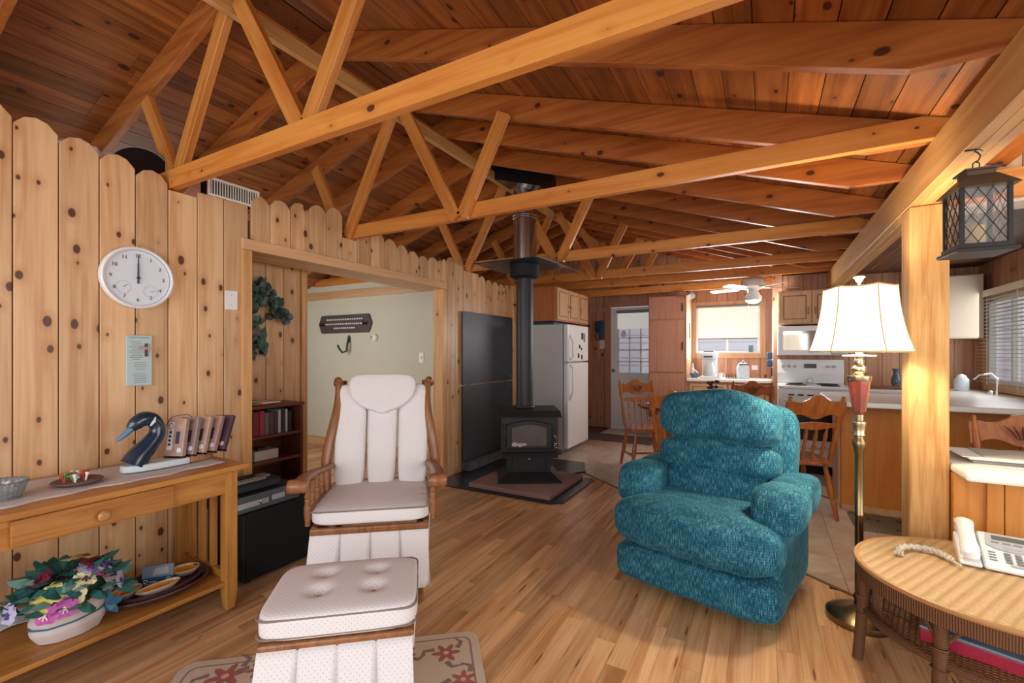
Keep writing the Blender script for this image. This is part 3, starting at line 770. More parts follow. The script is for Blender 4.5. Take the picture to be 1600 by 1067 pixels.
# ------------------------------------------------------------------ floral rug
rug = thing('floral_rug', 'cream rug with dusty pink flowers under the ottoman', 'rug', (-1.52, 1.27, 0), R(39.7))
RUGM = mat('rug_cream', rgb(206, 186, 164), .95, noise_amt=.12, nscale=220, bump=.4)
RUGB = mat('rug_border', rgb(150, 124, 112), .95, noise_amt=.1, nscale=220)
RUGP = mat('rug_pink', rgb(164, 96, 88), .95, noise_amt=.2, nscale=120); RUGK = mat('rug_leaf', rgb(138, 112, 104), .95)
RUGC = mat('rug_flower_centre', rgb(224, 170, 140), .95)
# long side along local x; far-right corner at local (.54,.10)
RW, RD = 1.20, .90
ctr = (.585-RW/2, .135-RD/2)
MB().prism([(x+ctr[0], y+ctr[1]) for x, y in rrect(RW, RD, .05)], 'xy', .0005, .007).build('pile', RUGM, rug)
bo = MB(); P1 = rrect(RW-.07, RD-.07, .04); P2 = rrect(RW-.086, RD-.086, .035)
for i in range(len(P1)):
    j = (i+1) % len(P1)
    v = [bo.bm.verts.new((p[0]+ctr[0], p[1]+ctr[1], .0075)) for p in (P1[i], P1[j], P2[j], P2[i])]; bo.bm.faces.new(v)
bo.build('border_line', RUGB, rug)
def flower(x, y, r, a0):
    mb = MB()
    for i in range(6):
        a = a0+i*PI/3; c, s = math.cos(a), math.sin(a)
        pts = [(0, 0), (.35*r, .2*r), (.8*r, .16*r), (r, 0), (.8*r, -.16*r), (.35*r, -.2*r)]
        v = [mb.bm.verts.new((x+p*c-q*s, y+p*s+q*c, .0078+.0001*(i % 2))) for p, q in pts]; mb.bm.faces.new(v)
    fl_ = mb.build('flower_motif', RUGP, rug)
    mb = MB(); mb.bm.faces.new([mb.bm.verts.new((x+.2*r*math.cos(i*PI/4), y+.2*r*math.sin(i*PI/4), .0082)) for i in range(8)]); mb.build('flower_centre', RUGC, fl_)
    for i in range(3):
        a = a0+.5+i*2.1; mb = MB()
        mb.tube([(x+math.cos(a)*r*.9, y+math.sin(a)*r*.9, .0076), (x+math.cos(a+.25)*r*1.5, y+math.sin(a+.25)*r*1.5, .0076), (x+math.cos(a+.7)*r*1.75, y+math.sin(a+.7)*r*1.75, .0076)], [.012, .009, .003], 6, sy=.05)
        mb.build('leaf_motif', RUGK, fl_)
for x, y, r, a in ((.44, .0, .062, 0), (.50, -.17, .055, .4), (.46, -.36, .06, .9), (.40, -.55, .06, .1), (-.42, .02, .075, .3), (-.50, -.16, .06, .8), (-.3, .04, .055, .2), (-.1, .03, .06, .7), (.1, .04, .06, .1), (.27, .03, .05, .6), (-.47, -.4, .06, .2)):
    flower(x, y, r, a)

# ------------------------------------------------------------------ wood stove on hearth
STONE = mat('hearth_stone', rgb(150, 118, 108), .8, noise_amt=.15, nscale=18, bump=.3)
pad = thing('hearth_pad', 'black floor protector mat under the wood stove hearth', 'hearth pad', (-2.12, 4.0, 0))
MB().prism([(-.70, -.50), (.52, -.50), (.63, -.42), (.63, .36), (.60, .40), (-.70, .40)], 'xy', .001, .014).build('mat_plate', mat('pad_black', rgb(28, 36, 48), .3), pad, bevel=.004)
MB().prism([(-.70, .41), (.30, .41), (.45, .62), (.30, 1.0), (-.70, 1.0)], 'xy', .001, .016).build('rear_plate', mat('pad_rear', rgb(30, 32, 36), .3), pad, bevel=.004)
hs = tag(MB().box(-.42, .42, -.40, .40, .0, .042).build('hearth_slab', STONE, loc=(-2.02, 3.95, .0145), bevel=.006), 'pinkish stone slab carrying the wood stove', 'hearth slab')
sv = thing('wood_stove', 'black cast iron wood stove with arched glass door on the slab', 'wood stove', (-2.07, 4.05, .058), R(31))
# pedestal
MB().prism([(-.30, -.30), (.30, -.30), (.30, .26), (-.30, .26)], 'xy', 0, .012).build('foot_plate', BLK, sv)
pm = MB()
b0 = [(-.30, -.30), (.30, -.30), (.30, .26), (-.30, .26)]; b1 = [(-.21, -.20), (.21, -.20), (.21, .20), (-.21, .20)]
lo = [pm.bm.verts.new((x, y, .012)) for x, y in b0]; hi = [pm.bm.verts.new((x, y, .085)) for x, y in b1]; tp = [pm.bm.verts.new((x, y, .25)) for x, y in b1]
for A, B in ((lo, hi), (hi, tp)):
    for i in range(4): pm.bm.faces.new((A[i], A[(i+1) % 4], B[(i+1) % 4], B[i]))
pm.build('pedestal', BLK, sv, bevel=.004)
ad = MB().box(-.16, .16, -.215, -.201, .095, .235).build('ash_drawer', BLK, sv, bevel=.004)
MB().ell((0, -.225, .215), (.011, .012, .011), 8).build('drawer_knob', CHROME, ad, smooth=True)
MB().box(-.27, .27, -.24, .26, .25, .62).build('firebox', BLK, sv, bevel=.006)
MB().prism([(-.33, .245), (-.30, .285), (-.22, .285), (-.22, .235)], 'yz', -.26, .26).build('ash_lip', BLK, sv, bevel=.005)
tpn = MB().prism([(-.305, .615), (-.295, .628), (-.19, .665), (.27, .665), (.27, .62)], 'yz', -.30, .30).build('top_plate', BLK, sv, bevel=.005)
# door with arch
da = [(-.225, .31), (.215, .31), (.215, .54)] + [(.215-.44*i/10, .54+.045*math.sin(PI*i/10)) for i in range(1, 10)] + [(-.225, .54)]
sd_ = MB().prism(da, 'xz', -.272, -.241).build('stove_door', BLK, sv, bevel=.012)
MB().prism([(x*.74-.0, .345+(z-.31)*.72) for x, z in da], 'xz', -.2735, -.266).build('door_glass', mat('smoked_glass', rgb(92, 90, 88), .12, spec=.6, noise_amt=.35, nscale=7), sd_)
ash = MB()
for x, z, r_ in ((-.14, .36, .03), (-.09, .355, .028), (-.05, .36, .02)): ash.prism([(x+r_*math.cos(i*1.05+x*9)*(1+.3*(i % 2)), z+r_*.7*math.sin(i*1.05+x*9)) for i in range(6)], 'xz', -.2745, -.2736)
ash.build('ash_residue', mat('ash_white', rgb(208, 206, 202), .9), sd_)
for zz in (.36, .50): MB().lathe([(0, 0), (.014, 0), (.014, .05), (0, .05)], 10, (-.235, -.258, zz)).build('hinge', BLK, sd_, smooth=True)
hd = MB().tube([(.225, -.27, .44), (.245, -.30, .44), (.245, -.30, .36)], .007).build('door_handle', CHROME, sd_, smooth=True)
cp = [(.25+.022*math.cos(i*.62), -.305+.022*math.sin(i*.62), .40-.0035*i) for i in range(22)]
MB().tube(cp, .0035, 6).build('coil_grip', CHROME, hd, smooth=True)
# flue pipe: separate thing standing on the stove
flue = thing('stove_pipe', 'black stove pipe rising from the wood stove to the roof', 'stove pipe', (-2.13, 4.10, .724))
MB().lathe([(.086, 0), (.086, 1.36)], 28).build('black_pipe', mat('pipe_black', rgb(40, 42, 46), .45), flue, smooth=True)
MB().lathe([(.10, 0), (.105, .01), (.10, .025), (.087, .03)], 28).build('collar_ring', BLK, flue, smooth=True)
MB().lathe([(.087, 1.30), (.095, 1.30), (.15, 1.325), (.15, 1.44), (0, 1.44)], 32).build('support_collar', BLKM, flue, smooth=True)
MB().lathe([(.118, 1.441), (.118, 2.36)], 32).build('insulated_pipe', STEEL, flue, smooth=True)
for zz in (1.9, 1.93): MB().lathe([(.118, zz), (.124, zz+.005), (.118, zz+.012)], 32).build('pipe_band', STEEL, flue, smooth=True)
hsd = thing('ceiling_heat_shield', 'dark plate with pale curved edge around the stove pipe collar', 'heat shield', (-2.13, 4.10, 2.166))
MB().prism([(-.42, -.30), (.26, -.30), (.32, .10), (.26, .36), (-.42, .36)], 'xy', 0, .010).build('shield_plate', mat('shield_blue_black', rgb(34, 46, 60), .35), hsd)
MB().grid(lambda u, v: Vector((.22+.30*u, -.30+.62*v, .012 - .05*u*u*2)), 8, 2).build('curved_flap', mat('pale_sheet', rgb(200, 204, 196), .5), hsd, smooth=True)
tb = tag(MB().prism([(-.26, -.02), (.26, -.18), (.26, .02), (-.26, .18)], 'xz', -.26, .26).build('roof_support_box', BLKG, loc=(-2.10, 4.10, 3.02)), 'black metal roof support box around the top of the stove pipe', 'flue box')
# wall heat shields
ws = thing('wall_heat_shield', 'pair of black metal heat shield panels on the pine wall behind the stove', 'heat shield', (XW+.03, 4.53, 0))
for z0, z1 in ((.10, .925), (.935, 1.725)):
    pn = MB().prism([(a, b+(z0+z1)/2) for a, b in rrect(1.08, z1-z0, .03)], 'yz', 0, .004).build('panel', SHIELD, ws)
    for yy in (-.49, .49):
        for zz in (z0+.05, z1-.05): MB().lathe([(.008, 0), (.008, .004), (0, .004)], 8, (.004, yy, zz), Euler((0, R(90), 0)).to_matrix().to_4x4()).build('screw', GREY, pn)
MB().box(-.029, -.001, -.4, -.37, .2, 1.6).box(-.029, -.001, .37, .4, .2, 1.6).build('spacer', GREY, ws)
br = thing('hearth_brick_row', 'low row of grey stone blocks along the wall below the heat shield', 'stone row', (XW+.06, 4.5, .0165))
for i in range(5): MB().box(-.05, .05, -.5+i*.2+.003, -.5+i*.2+.197, 0, .082).build('stone_block', mat('grey_stone', rgb(92, 90, 92), .9, noise_amt=.3, nscale=25) if i == 0 else bpy.data.materials['grey_stone'], br, bevel=.006)

# ------------------------------------------------------------------ floor lamp
lp = thing('floor_lamp', 'lit brass floor lamp with white bell shade in front of the post', 'floor lamp', (.394, 2.705, 0))
MB().lathe([(0, 0), (.132, 0), (.135, .012), (.133, .030), (.124, .036), (.10, .05), (.05, .068), (.022, .08), (.018, .10), (0, .10)], 40).build('base', DKBRASS, lp, smooth=True, ang=30)
MB().lathe([(.016, .09), (.022, .105), (.024, .12), (.016, .135), (.0175, .14), (.0175, .50), (.0195, .503), (.0195, .512), (.0175, .515), (.0175, .80), (.021, .805), (.021, .82), (.024, .825), (.027, .84), (.027, .86), (.02, .872), (.020, .885)], 24).build('pole', DKBRASS, lp, smooth=True)
MB().lathe([(.020, .885), (.026, .888), (.024, .90), (.024, .93), (.030, .945), (.028, .953), (.018, .957), (.0195, .985)], 24).build('knuckle', BRASS, lp, smooth=True)
MB().lathe([(.020, .985), (.027, 1.0), (.044, 1.135), (.045, 1.145)], 8).build('faceted_vase', mat('red_marble', rgb(122, 52, 38), .2, noise_amt=.2, nscale=25, coat=.5), lp)
MB().lathe([(.045, 1.146), (.048, 1.150), (.048, 1.168), (.020, 1.172), (.018, 1.18), (.026, 1.19), (.029, 1.20), (.026, 1.212), (.016, 1.22), (.020, 1.235), (.016, 1.25), (.014, 1.30)], 24).build('neck', BRASS, lp, smooth=True)
MB().lathe([(0, 1.262), (.066, 1.262), (.066, 1.268), (0, 1.272)], 24).build('drip_plate', mat('glass_plate', rgb(226, 226, 220), .2), lp, smooth=True)
MB().lathe([(.014, 1.27), (.014, 1.56), (.006, 1.565), (.006, 1.62)], 12).build('stem', mat('candle_sleeve', rgb(240, 236, 226), .5), lp, smooth=True)
def shade_mat():
    m, nt, b = newmat('lamp_shade_cloth')
    b.inputs['Base Color'].default_value = rgb(250, 246, 236); b.inputs['Roughness'].default_value = .8
    b.inputs['Emission Color'].default_value = rgb(255, 244, 220); b.inputs['Emission Strength'].default_value = 1.8
    return m
SH = shade_mat()
def shade_r(t): return .142 + .042*(1-t)**2.2 + .016*(1-t)
NS = 6
def shf(u, v):
    a = 2*PI*u; seg = (u*NS) % 1; sag = 1 - .012*math.sin(PI*seg)
    r = shade_r(v)*sag
    zt = 1.592 - .008*math.sin(PI*seg); zb_ = 1.285
    return Vector((r*math.cos(a+.874), r*math.sin(a+.874), zb_ + (zt-zb_)*v))
so = MB().grid(shf, 72, 14, cu=True).build('shade', SH, lp, smooth=True, ang=60)
so.modifiers.new('thick', 'SOLIDIFY').thickness = .0025
RIB = mat('shade_trim', rgb(206, 176, 112), .7)
for i in range(NS): MB().tube([shf(i/NS, v/10)*1.0 + Vector((0, 0, 0)) for v in range(11)], .0028, 6).build('shade_rib', RIB, so, smooth=True)
MB().tube([shf(i/72, 0) for i in range(72)], .004, 6, closed=True).build('bottom_trim', RIB, so, smooth=True)
MB().tube([shf(i/72, 1) for i in range(72)], .004, 6, closed=True).build('top_trim', RIB, so, smooth=True)
MB().lathe([(.008, 1.615), (.012, 1.62), (.018, 1.635), (.024, 1.638), (.022, 1.644), (0, 1.646)], 14).build('finial', mat('finial_bone', rgb(226, 208, 186), .4), lp, smooth=True)
hr = MB()
for i in range(3):
    a = i*2.094; hr.tube([(0, 0, 1.60), (.14*math.cos(a), .14*math.sin(a), 1.587)], .0025, 6)
hr.build('harp_spider', BRASS, lp)
bl = MB().ell((0, .05, 1.45), (.03, .03, .045), 10).build('bulb', mat('bulb_glow', rgb(255, 240, 210), .3, emit=12, ecol=rgb(255, 232, 190)), lp, smooth=True)
ll = bpy.data.lights.new('lamp_light', 'POINT'); ll.energy = 48; ll.color = (1.0, .84, .62); ll.shadow_soft_size = .06
lo_ = bpy.data.objects.new('lamp_light', ll); C.objects.link(lo_); lo_.parent = lp; lo_.location = (-.03, -.02, 1.42)

# ------------------------------------------------------------------ console table
tbx = thing('console_table', 'long oak console table with drawer and slatted end against the pine wall', 'console table', (-2.56, .59, 0))
X0, X1, Y0, Y1 = -.255, .245, -.74, .74
MB().box(X0-.02, X1+.035, Y0-.03, Y1+.04, .696, .722).build('table_top', OAK, tbx, bevel=.005)
MB().box(X1-.03, X1-.008, Y0+.05, Y1-.05, .585, .696).build('front_apron', OAK, tbx)
MB().box(X0+.008, X0+.03, Y0+.05, Y1-.05, .585, .696).build('rear_apron', OAK, tbx)
for s in (-1, 1): MB().box(X0+.03, X1-.03, s*(Y1-.03)-.01, s*(Y1-.03)+.01, .585, .696).build('side_apron', OAK, tbx)
dr = MB().box(X1-.008, X1+.010, -.05, .455, .592, .688).build('drawer', OAK, tbx, bevel=.004)
MB().lathe([(.008, 0), (.008, .012), (.02, .020), (.022, .028), (.014, .036), (0, .037)], 16, (X1+.010, .20, .635), Euler((0, R(90), 0)).to_matrix().to_4x4()).build('knob', mat('wood_knob', rgb(178, 130, 78), .3), dr, smooth=True)
for xx in (X0, X1-.055):
    for yy in (Y0, Y1-.055):
        lm = MB(); w = .055
        A = [(0, 0), (w, 0), (w, w), (0, w)]
        b_ = [lm.bm.verts.new((xx+.008+p*.7, yy+.008+q*.7, .004)) for p, q in A]; c_ = [lm.bm.verts.new((xx+p, yy+q, .09)) for p, q in A]; d_ = [lm.bm.verts.new((xx+p, yy+q, .696)) for p, q in A]
        lm.bm.faces.new(b_[::-1]); lm.bm.faces.new(d_)
        for P, Q in ((b_, c_), (c_, d_)):
            for i in range(4): lm.bm.faces.new((P[i], P[(i+1) % 4], Q[(i+1) % 4], Q[i]))
        lm.build('leg', OAK_Z, tbx, bevel=.003)
MB().box(X0+.03, X1-.012, Y0+.03, Y1-.01, .128, .148).build('lower_shelf', OAK, tbx, bevel=.003)
for yy in (Y0+.015, Y1-.04):
    MB().box(X0+.055, X1-.055, yy, yy+.022, .15, .19).build('side_stretcher', OAK, tbx)
    for i in range(3): MB().box(X0+.115+i*.10, X0+.155+i*.10, yy+.002, yy+.02, .191, .584).build('side_slat', OAK_Z, tbx)

# ------------------------------------------------------------------ wicker table
WICK = striped('rattan_wrap', rgb(126, 84, 50), rgb(76, 46, 26), .006, 'Y', 1.0, .55, .6)
WICKT = mat('woven_rattan_top', rgb(196, 152, 98), .55)
def weave_mat(name, a, c, sx):
    m, nt, b = newmat(name); L = nt.links.new
    ck = N(nt, 'ShaderNodeTexBrick'); ck.inputs['Scale'].default_value = 1; ck.inputs['Color1'].default_value = a; ck.inputs['Color2'].default_value = tuple(v*.86 for v in a[:3])+(1,); ck.inputs['Mortar'].default_value = c
    ck.inputs['Mortar Size'].default_value = .0011; ck.inputs['Mortar Smooth'].default_value = .6; ck.inputs['Brick Width'].default_value = .014; ck.inputs['Row Height'].default_value = .0062
    L(uvnode(nt, R(28)), ck.inputs['Vector']); 
    wv = N(nt, 'ShaderNodeTexWave', bands_direction='X'); wv.inputs['Scale'].default_value = .314/.036; wv.inputs['Distortion'].default_value = .4; L(uvnode(nt, R(16)), wv.inputs['Vector'])
    mx = N(nt, 'ShaderNodeMix', data_type='RGBA', blend_type='MULTIPLY'); 
    rp = N(nt, 'ShaderNodeValToRGB'); rp.color_ramp.elements[0].color = (.74, .66, .56, 1); rp.color_ramp.elements[1].color = (1, 1, 1, 1); rp.color_ramp.elements[1].position = .6
    L(wv.outputs['Fac'], rp.inputs[0]); mx.inputs[0].default_value = .8; L(ck.outputs['Color'], mx.inputs[6]); L(rp.outputs[0], mx.inputs[7])
    L(mx.outputs[2], b.inputs['Base Color']); b.inputs['Roughness'].default_value = .5
    bp = N(nt, 'ShaderNodeBump'); bp.inputs['Strength'].default_value = .6; bp.inputs['Distance'].default_value = .004; L(ck.outputs['Fac'], bp.inputs['Height']); bp.invert = True
    b2 = N(nt, 'ShaderNodeBump'); b2.inputs['Strength'].default_value = .5; b2.inputs['Distance'].default_value = .006; L(wv.outputs['Fac'], b2.inputs['Height']); L(bp.outputs['Normal'], b2.inputs['Normal'])
    L(b2.outputs['Normal'], b.inputs['Normal'])
    return m
WTOP = weave_mat('rattan_weave', rgb(232, 200, 150), rgb(150, 104, 60), 1)
wt = thing('wicker_table', 'oval wicker side table with open woven shelf at the right corner', 'wicker table', (.765, 2.375, 0), R(-14))
EA, EB, WZ = .43, .40, .42
def el(a, b, z, n=56): return [(a*math.cos(2*PI*i/n), b*math.sin(2*PI*i/n), z) for i in range(n)]
MB().prism([(x, y) for x, y, _ in el(EA-.012, EB-.012, 0)], 'xy', WZ-.012, WZ+.002).build('woven_top', WTOP, wt)
MB().tube(el(EA-.004, EB-.004, WZ-.004), .0105, 8, closed=True).build('rim', mat('rattan_rim', rgb(176, 128, 74), .5), wt, smooth=True)
MB().grid(lambda u, v: Vector(((EA-.002)*math.cos(2*PI*u), (EB-.002)*math.sin(2*PI*u), WZ-.014-.055*v)), 64, 2, cu=True).build('apron', striped('rattan_apron', rgb(128, 84, 48), rgb(74, 44, 24), .007, 'X', 1.0, .55, .6), wt, smooth=True)
for i, a in enumerate((R(196), R(247), R(325), R(50), R(125))):
    x, y = (EA-.03)*math.cos(a), (EB-.03)*math.sin(a)
    MB().tube([(x, y, WZ-.02), (x*1.02, y*1.02, .25), (x*1.07, y*1.07, .004)], [.022, .021, .019], 10).build('leg', WICK, wt, smooth=True)
    for zz in (.27, .20): MB().tube([(x*1.03+.024*math.cos(q*.7854), y*1.03+.024*math.sin(q*.7854), zz) for q in range(8)], .004, 5, closed=True).build('wrap_band', WICK, wt, smooth=True)
    tx, ty = -math.sin(a), math.cos(a)
    for sg in (-1, 1):
        MB().tube([(x*1.0+tx*.02*sg, y*1.0+ty*.02*sg, .30), (x*.99+tx*.05*sg, y*.99+ty*.05*sg, .345), (x*.97+tx*.11*sg, y*.97+ty*.11*sg, .358)], .008, 6).build('arch_brace', WICK, wt, smooth=True)
# lower shelf ring and open cane weave
SZ = .215
MB().tube(el(EA-.03, EB-.03, SZ), .016, 8, closed=True).build('shelf_ring', WICK, wt, smooth=True)
cane = MB()
for i in range(-22, 23):
    c = i*.0175
    for sgn in (0, 1):
        a_, b_ = (EA-.03, EB-.03) if sgn == 0 else (EB-.03, EA-.03)
        if abs(c) >= b_-.004: continue
        e = a_*math.sqrt(1-(c/b_)**2); z = SZ+.002*(1 if sgn else -1)
        if sgn == 0: cane.box(-e, e, c-.0045, c+.0045, z-.001, z+.001)
        else: cane.box(c-.0022, c+.0022, -e, e, z-.001, z+.001)
tag(cane.build('cane_weave', mat('cane_brown', rgb(126, 84, 54), .5), wt), kind='stuff')
gal = MB()
for i in range(9):
    zz = SZ+.022+i*.011
    gal.tube([((EA-.06)*math.cos(R(95+q*5)), (EB-.06)*math.sin(R(95+q*5)), zz) for q in range(23)], .0016, 4)
for q in range(60):
    a = R(95+q*1.9); gal.tube([((EA-.06)*math.cos(a), (EB-.06)*math.sin(a), SZ+.01), ((EA-.06)*math.cos(a), (EB-.06)*math.sin(a), SZ+.115)], .0012, 4)
tag(gal.build('woven_gallery', bpy.data.materials['cane_brown'], wt), kind='stuff')
# ------------------------------------------------------------------ refrigerator
fr = thing('refrigerator', 'white top-freezer refrigerator between stove pipe and entry door', 'refrigerator', (-2.82, 5.30, 0))
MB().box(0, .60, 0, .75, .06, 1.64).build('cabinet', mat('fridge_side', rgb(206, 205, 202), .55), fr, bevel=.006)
MB().box(.02, .58, .02, .73, .005, .06).build('toe_grille', GREY, fr)
fd = MB().box(.612, .675, .003, .747, 1.165, 1.637).build('freezer_door', APPL, fr, bevel=.012)
md = MB().box(.612, .675, .003, .747, .075, 1.150).build('fridge_door', APPL, fr, bevel=.012)
HNDL = mat('handle_white', rgb(225, 225, 222), .35)
MB().tube([(.678, .07, 1.19), (.715, .065, 1.23), (.715, .06, 1.42), (.678, .06, 1.50)], .012, 8).build('door_handle', HNDL, fd, smooth=True)
MB().tube([(.678, .07, 1.13), (.715, .065, 1.08), (.715, .06, .78), (.678, .06, .68)], .012, 8).build('door_handle', HNDL, md, smooth=True)
MB().box(.60, .69, .01, .06, 1.150, 1.165).build('hinge_strip', LGREY, fr)
for i, (yy, zz, w, h) in enumerate(((.50, 1.50, .05, .09), (.58, 1.48, .04, .12), (.40, 1.36, .03, .05), (.47, 1.33, .03, .03), (.36, 1.24, .03, .06), (.48, 1.22, .03, .06))):
    tag(MB().prism([(a, b) for a, b in rrect(w, h, min(w, h)*.3)], 'yz', 0, .008).build('fridge_magnet', BLKM if i != 1 else GREY, loc=(-2.82+.6755, 5.30+yy, zz)),
        ['square dark magnet, topmost on the freezer door', 'tall grey magnet clip near the freezer door edge', 'small dark magnet in the middle of the freezer door', 'tiny dark magnet beside the middle magnet', 'dark magnet low on the freezer door, left one', 'dark magnet low on the freezer door, right one'][i], 'magnet')
tag(MB().box(0, .40, 0, .5, 0, .035).build('storage_box', BLUE, loc=(-2.75, 5.35, 1.641), bevel=.004), 'flat blue box lying on top of the refrigerator', 'box')
# ------------------------------------------------------------------ wall cabinets
def framed_door(name, parent, M, w, h, m, handle='l', hm=None, groove=None):
    """door in local xz, front toward -y, placed with matrix M"""
    o = MB().box(0, w, -.02, 0, 0, h).build(name, m, parent, bevel=.003); o.matrix_local = M
    e = .055
    p = MB(); 
    p.box(e, w-e, -.027, -.0205, e, h-e)
    q = p.build('raised_panel', groove or m, o, bevel=.006)
    r = MB()
    for a in ((e-.012, e-.004, e-.012, h-e+.012), (w-e+.004, w-e+.012, e-.012, h-e+.012)): r.box(a[0], a[1], -.0215, -.0205, a[2], a[3])
    r.box(e-.004, w-e+.004, -.0215, -.0205, e-.012, e-.004); r.box(e-.004, w-e+.004, -.0215, -.0205, h-e+.004, h-e+.012)
    r.build('panel_shadow_strip', DARKLINE, o)  # flat dark strips paint the shade line around the raised panel
    hx = .028 if handle == 'l' else w-.028
    if hm: MB().tube([(hx, -.021, h*.28), (hx, -.045, h*.31), (hx, -.045, h*.46), (hx, -.021, h*.49)], .005, 6).build('handle', hm, o, smooth=True)
    return o
DARKLINE = mat('panel_shadow_line', rgb(120, 84, 54), .6)
RZ90 = lambda x, y, z: Matrix.Translation((x, y, z)) @ Matrix.Rotation(R(90), 4, 'Z')
oc = thing('fridge_cabinet', 'wooden three-door wall cabinet hung above the refrigerator', 'wall cabinet', (-2.84, 5.22, 1.68))
MB().box(0, .56, 0, 1.15, 0, .43).build('carcass', wood('cabinet_red', rgb(186, 116, 66), rgb(172, 98, 50), 2, fine=1.5, vary=.02), oc, bevel=.003)
for i in range(3): framed_door('door', oc, RZ90(.562, .02+i*.375, .015), .365, .40, CABP, 'r' if i == 0 else 'l', CHROME)
pn = thing('pantry_cupboard', 'tall brown pantry cupboard between entry door and kitchen window', 'cupboard', (-1.536, 7.0, 0))
MB().box(0, .53, .022, .60, 0, 2.12).build('carcass', CUPB, pn, bevel=.003)
MB().box(.531, .546, 0, .60, 0, 2.12).build('lit_side', CABP, pn)  # paler wood stands in for window light on the cupboard's right side
for z0, z1 in ((.08, .98), (.99, 1.76), (1.775, 2.11)):
    d_ = MB().box(.01, .52, 0, .02, z0, z1).build('door', CUPB, pn, bevel=.004)
    MB().box(.485, .495, -.02, -.002, (z0+z1)/2-.06, (z0+z1)/2+.06).build('handle', BLKM, d_)
orn = thing('wall_ornament', 'small dark iron ornament hanging on the pantry side panel', 'ornament', (-.985, 7.25, 1.62))
MB().tube([(0, 0, .10), (0, .02, .05), (0, -.02, 0), (0, .02, -.05), (0, 0, -.12)], .008, 6).build('scroll', BLKM, orn, smooth=True)
MB().ell((.002, .0, .02), (.006, .03, .05), 8).build('leaf', BLKM, orn, smooth=True)
# ------------------------------------------------------------------ back counter
bcn = thing('back_base_cabinet', 'pine-fronted base cabinet below the kitchen window', 'base cabinet', (-.985, 7.02, 0))
MB().box(0, 1.06, 0, .58, .08, .868).build('carcass', KPINE, bcn)
MB().box(.0, 1.06, .05, .58, 0, .08).build('toe_kick', BLKM, bcn)
for i in range(2): framed_door('door', bcn, Matrix.Translation((.03+i*.51, -.001, .10)), .49, .74, CABP, 'r' if i == 0 else 'l', CHROME)
tag(MB().box(-.985, .085, 6.96, 7.60, .87, .91).build('back_worktop', LAMW, bevel=.008), 'white worktop under the kitchen window', 'worktop')
# coffee maker
cm = thing('coffee_maker', 'white drip coffee maker on the back worktop', 'coffee maker', (-.71, 7.2, .911))
CMW = mat('appliance_white', rgb(228, 234, 238), .35)
MB().box(-.11, .11, -.13, .12, 0, .035).build('base', CMW, cm, bevel=.01)
MB().box(-.10, .10, .03, .12, .036, .28).build('column', CMW, cm, bevel=.015)
MB().sup((0, -.01, .325), (.115, .13, .05), 5, 10).build('brew_head', CMW, cm, smooth=True)
MB().box(-.07, .07, -.06, .08, .376, .40).build('lid', GREY, cm, bevel=.008)
MB().box(-.06, .06, -.142, -.13, .30, .325).build('control_strip', BLUE, cm)
MB().lathe([(0, .037), (.07, .037), (.08, .10), (.07, .19), (.05, .22), (0, .22)], 18, (0, -.055, 0)).build('carafe', mat('carafe_glass', rgb(196, 206, 212), .1), cm, smooth=True)
MB().tube([(.07, -.08, .20), (.115, -.10, .19), (.115, -.10, .09), (.075, -.08, .07)], .01, 6).build('carafe_handle', CMW, cm, smooth=True)
cn = thing('canister', 'pale blue flowered canister with dark lid on the back worktop', 'canister', (-.27, 7.22, .911))
MB().lathe([(0, 0), (.08, 0), (.083, .02), (.083, .16), (.07, .19), (0, .19)], 22).build('jar_body', mat('china_blue', rgb(190, 208, 220), .3, noise_amt=.25, nscale=28), cn, smooth=True)
MB().lathe([(.07, .191), (.06, .215), (.02, .23), (.015, .25), (0, .255)], 18).build('lid', mat('lid_slate', rgb(74, 90, 108), .4), cn, smooth=True)
bwl = thing('mixing_bowl', 'blue enamel bowl left of the coffee maker', 'bowl', (-.905, 7.16, .911))
MB().lathe([(0, 0), (.04, 0), (.055, .03), (.07, .07), (.066, .07), (.05, .03), (0, .012)], 18).build('bowl_shell', mat('steel_blue', rgb(96, 124, 146), .3), bwl, smooth=True)
MB().tube([(.05, 0, .06), (.02, 0, .10), (-.03, 0, .12)], .012, 8).build('dish_cloth', WHITE, bwl, smooth=True)
mg = thing('mug', 'small white mug right of the coffee maker', 'mug', (-.56, 7.12, .911))
MB().lathe([(0, 0), (.035, 0), (.038, .08), (.034, .08), (.032, .008), (0, .008)], 16).build('mug_body', WHITE, mg, smooth=True)
MB().tube([(.036, 0, .065), (.06, 0, .06), (.06, 0, .025), (.036, 0, .018)], .005, 6).build('handle', WHITE, mg, smooth=True)
tw = tag(MB().lathe([(0, 0), (.022, 0), (.02, .14), (.012, .18), (.012, .21), (0, .21)], 12).build('soap_bottle', mat('bottle_pale', rgb(200, 220, 226), .3), loc=(-.955, 7.35, .911), smooth=True), 'slim pale bottle at the left end of the back worktop', 'bottle')
tag(MB().box(-.04, .04, 0, .006, -.035, .035).build('outlet_plate', WHITE, loc=(-.13, YB-.0065, 1.06), bevel=.003), 'white double outlet plate above the back worktop', 'outlet')
nk = thing('napkin_holder', 'dark wire napkin holder beside the canister', 'napkin holder', (-.42, 7.2, .911))
for i in range(5): MB().tube([(-.06+i*.03, 0, 0), (-.06+i*.03, 0, .06), (-.05+i*.03, .02, .07)], .004, 5).build('wire', BLKM, nk)
MB().box(-.07, .07, -.02, .03, 0, .006).build('base', BLKM, nk)
tag(MB().box(-.03, .03, 0, .01, -.05, .05).build('window_thermometer', mat('thermo_teal', rgb(70, 130, 140), .4), loc=(-.18, YB-.012, 1.34)), 'small teal thermometer at the lower corner of the kitchen window', 'thermometer')
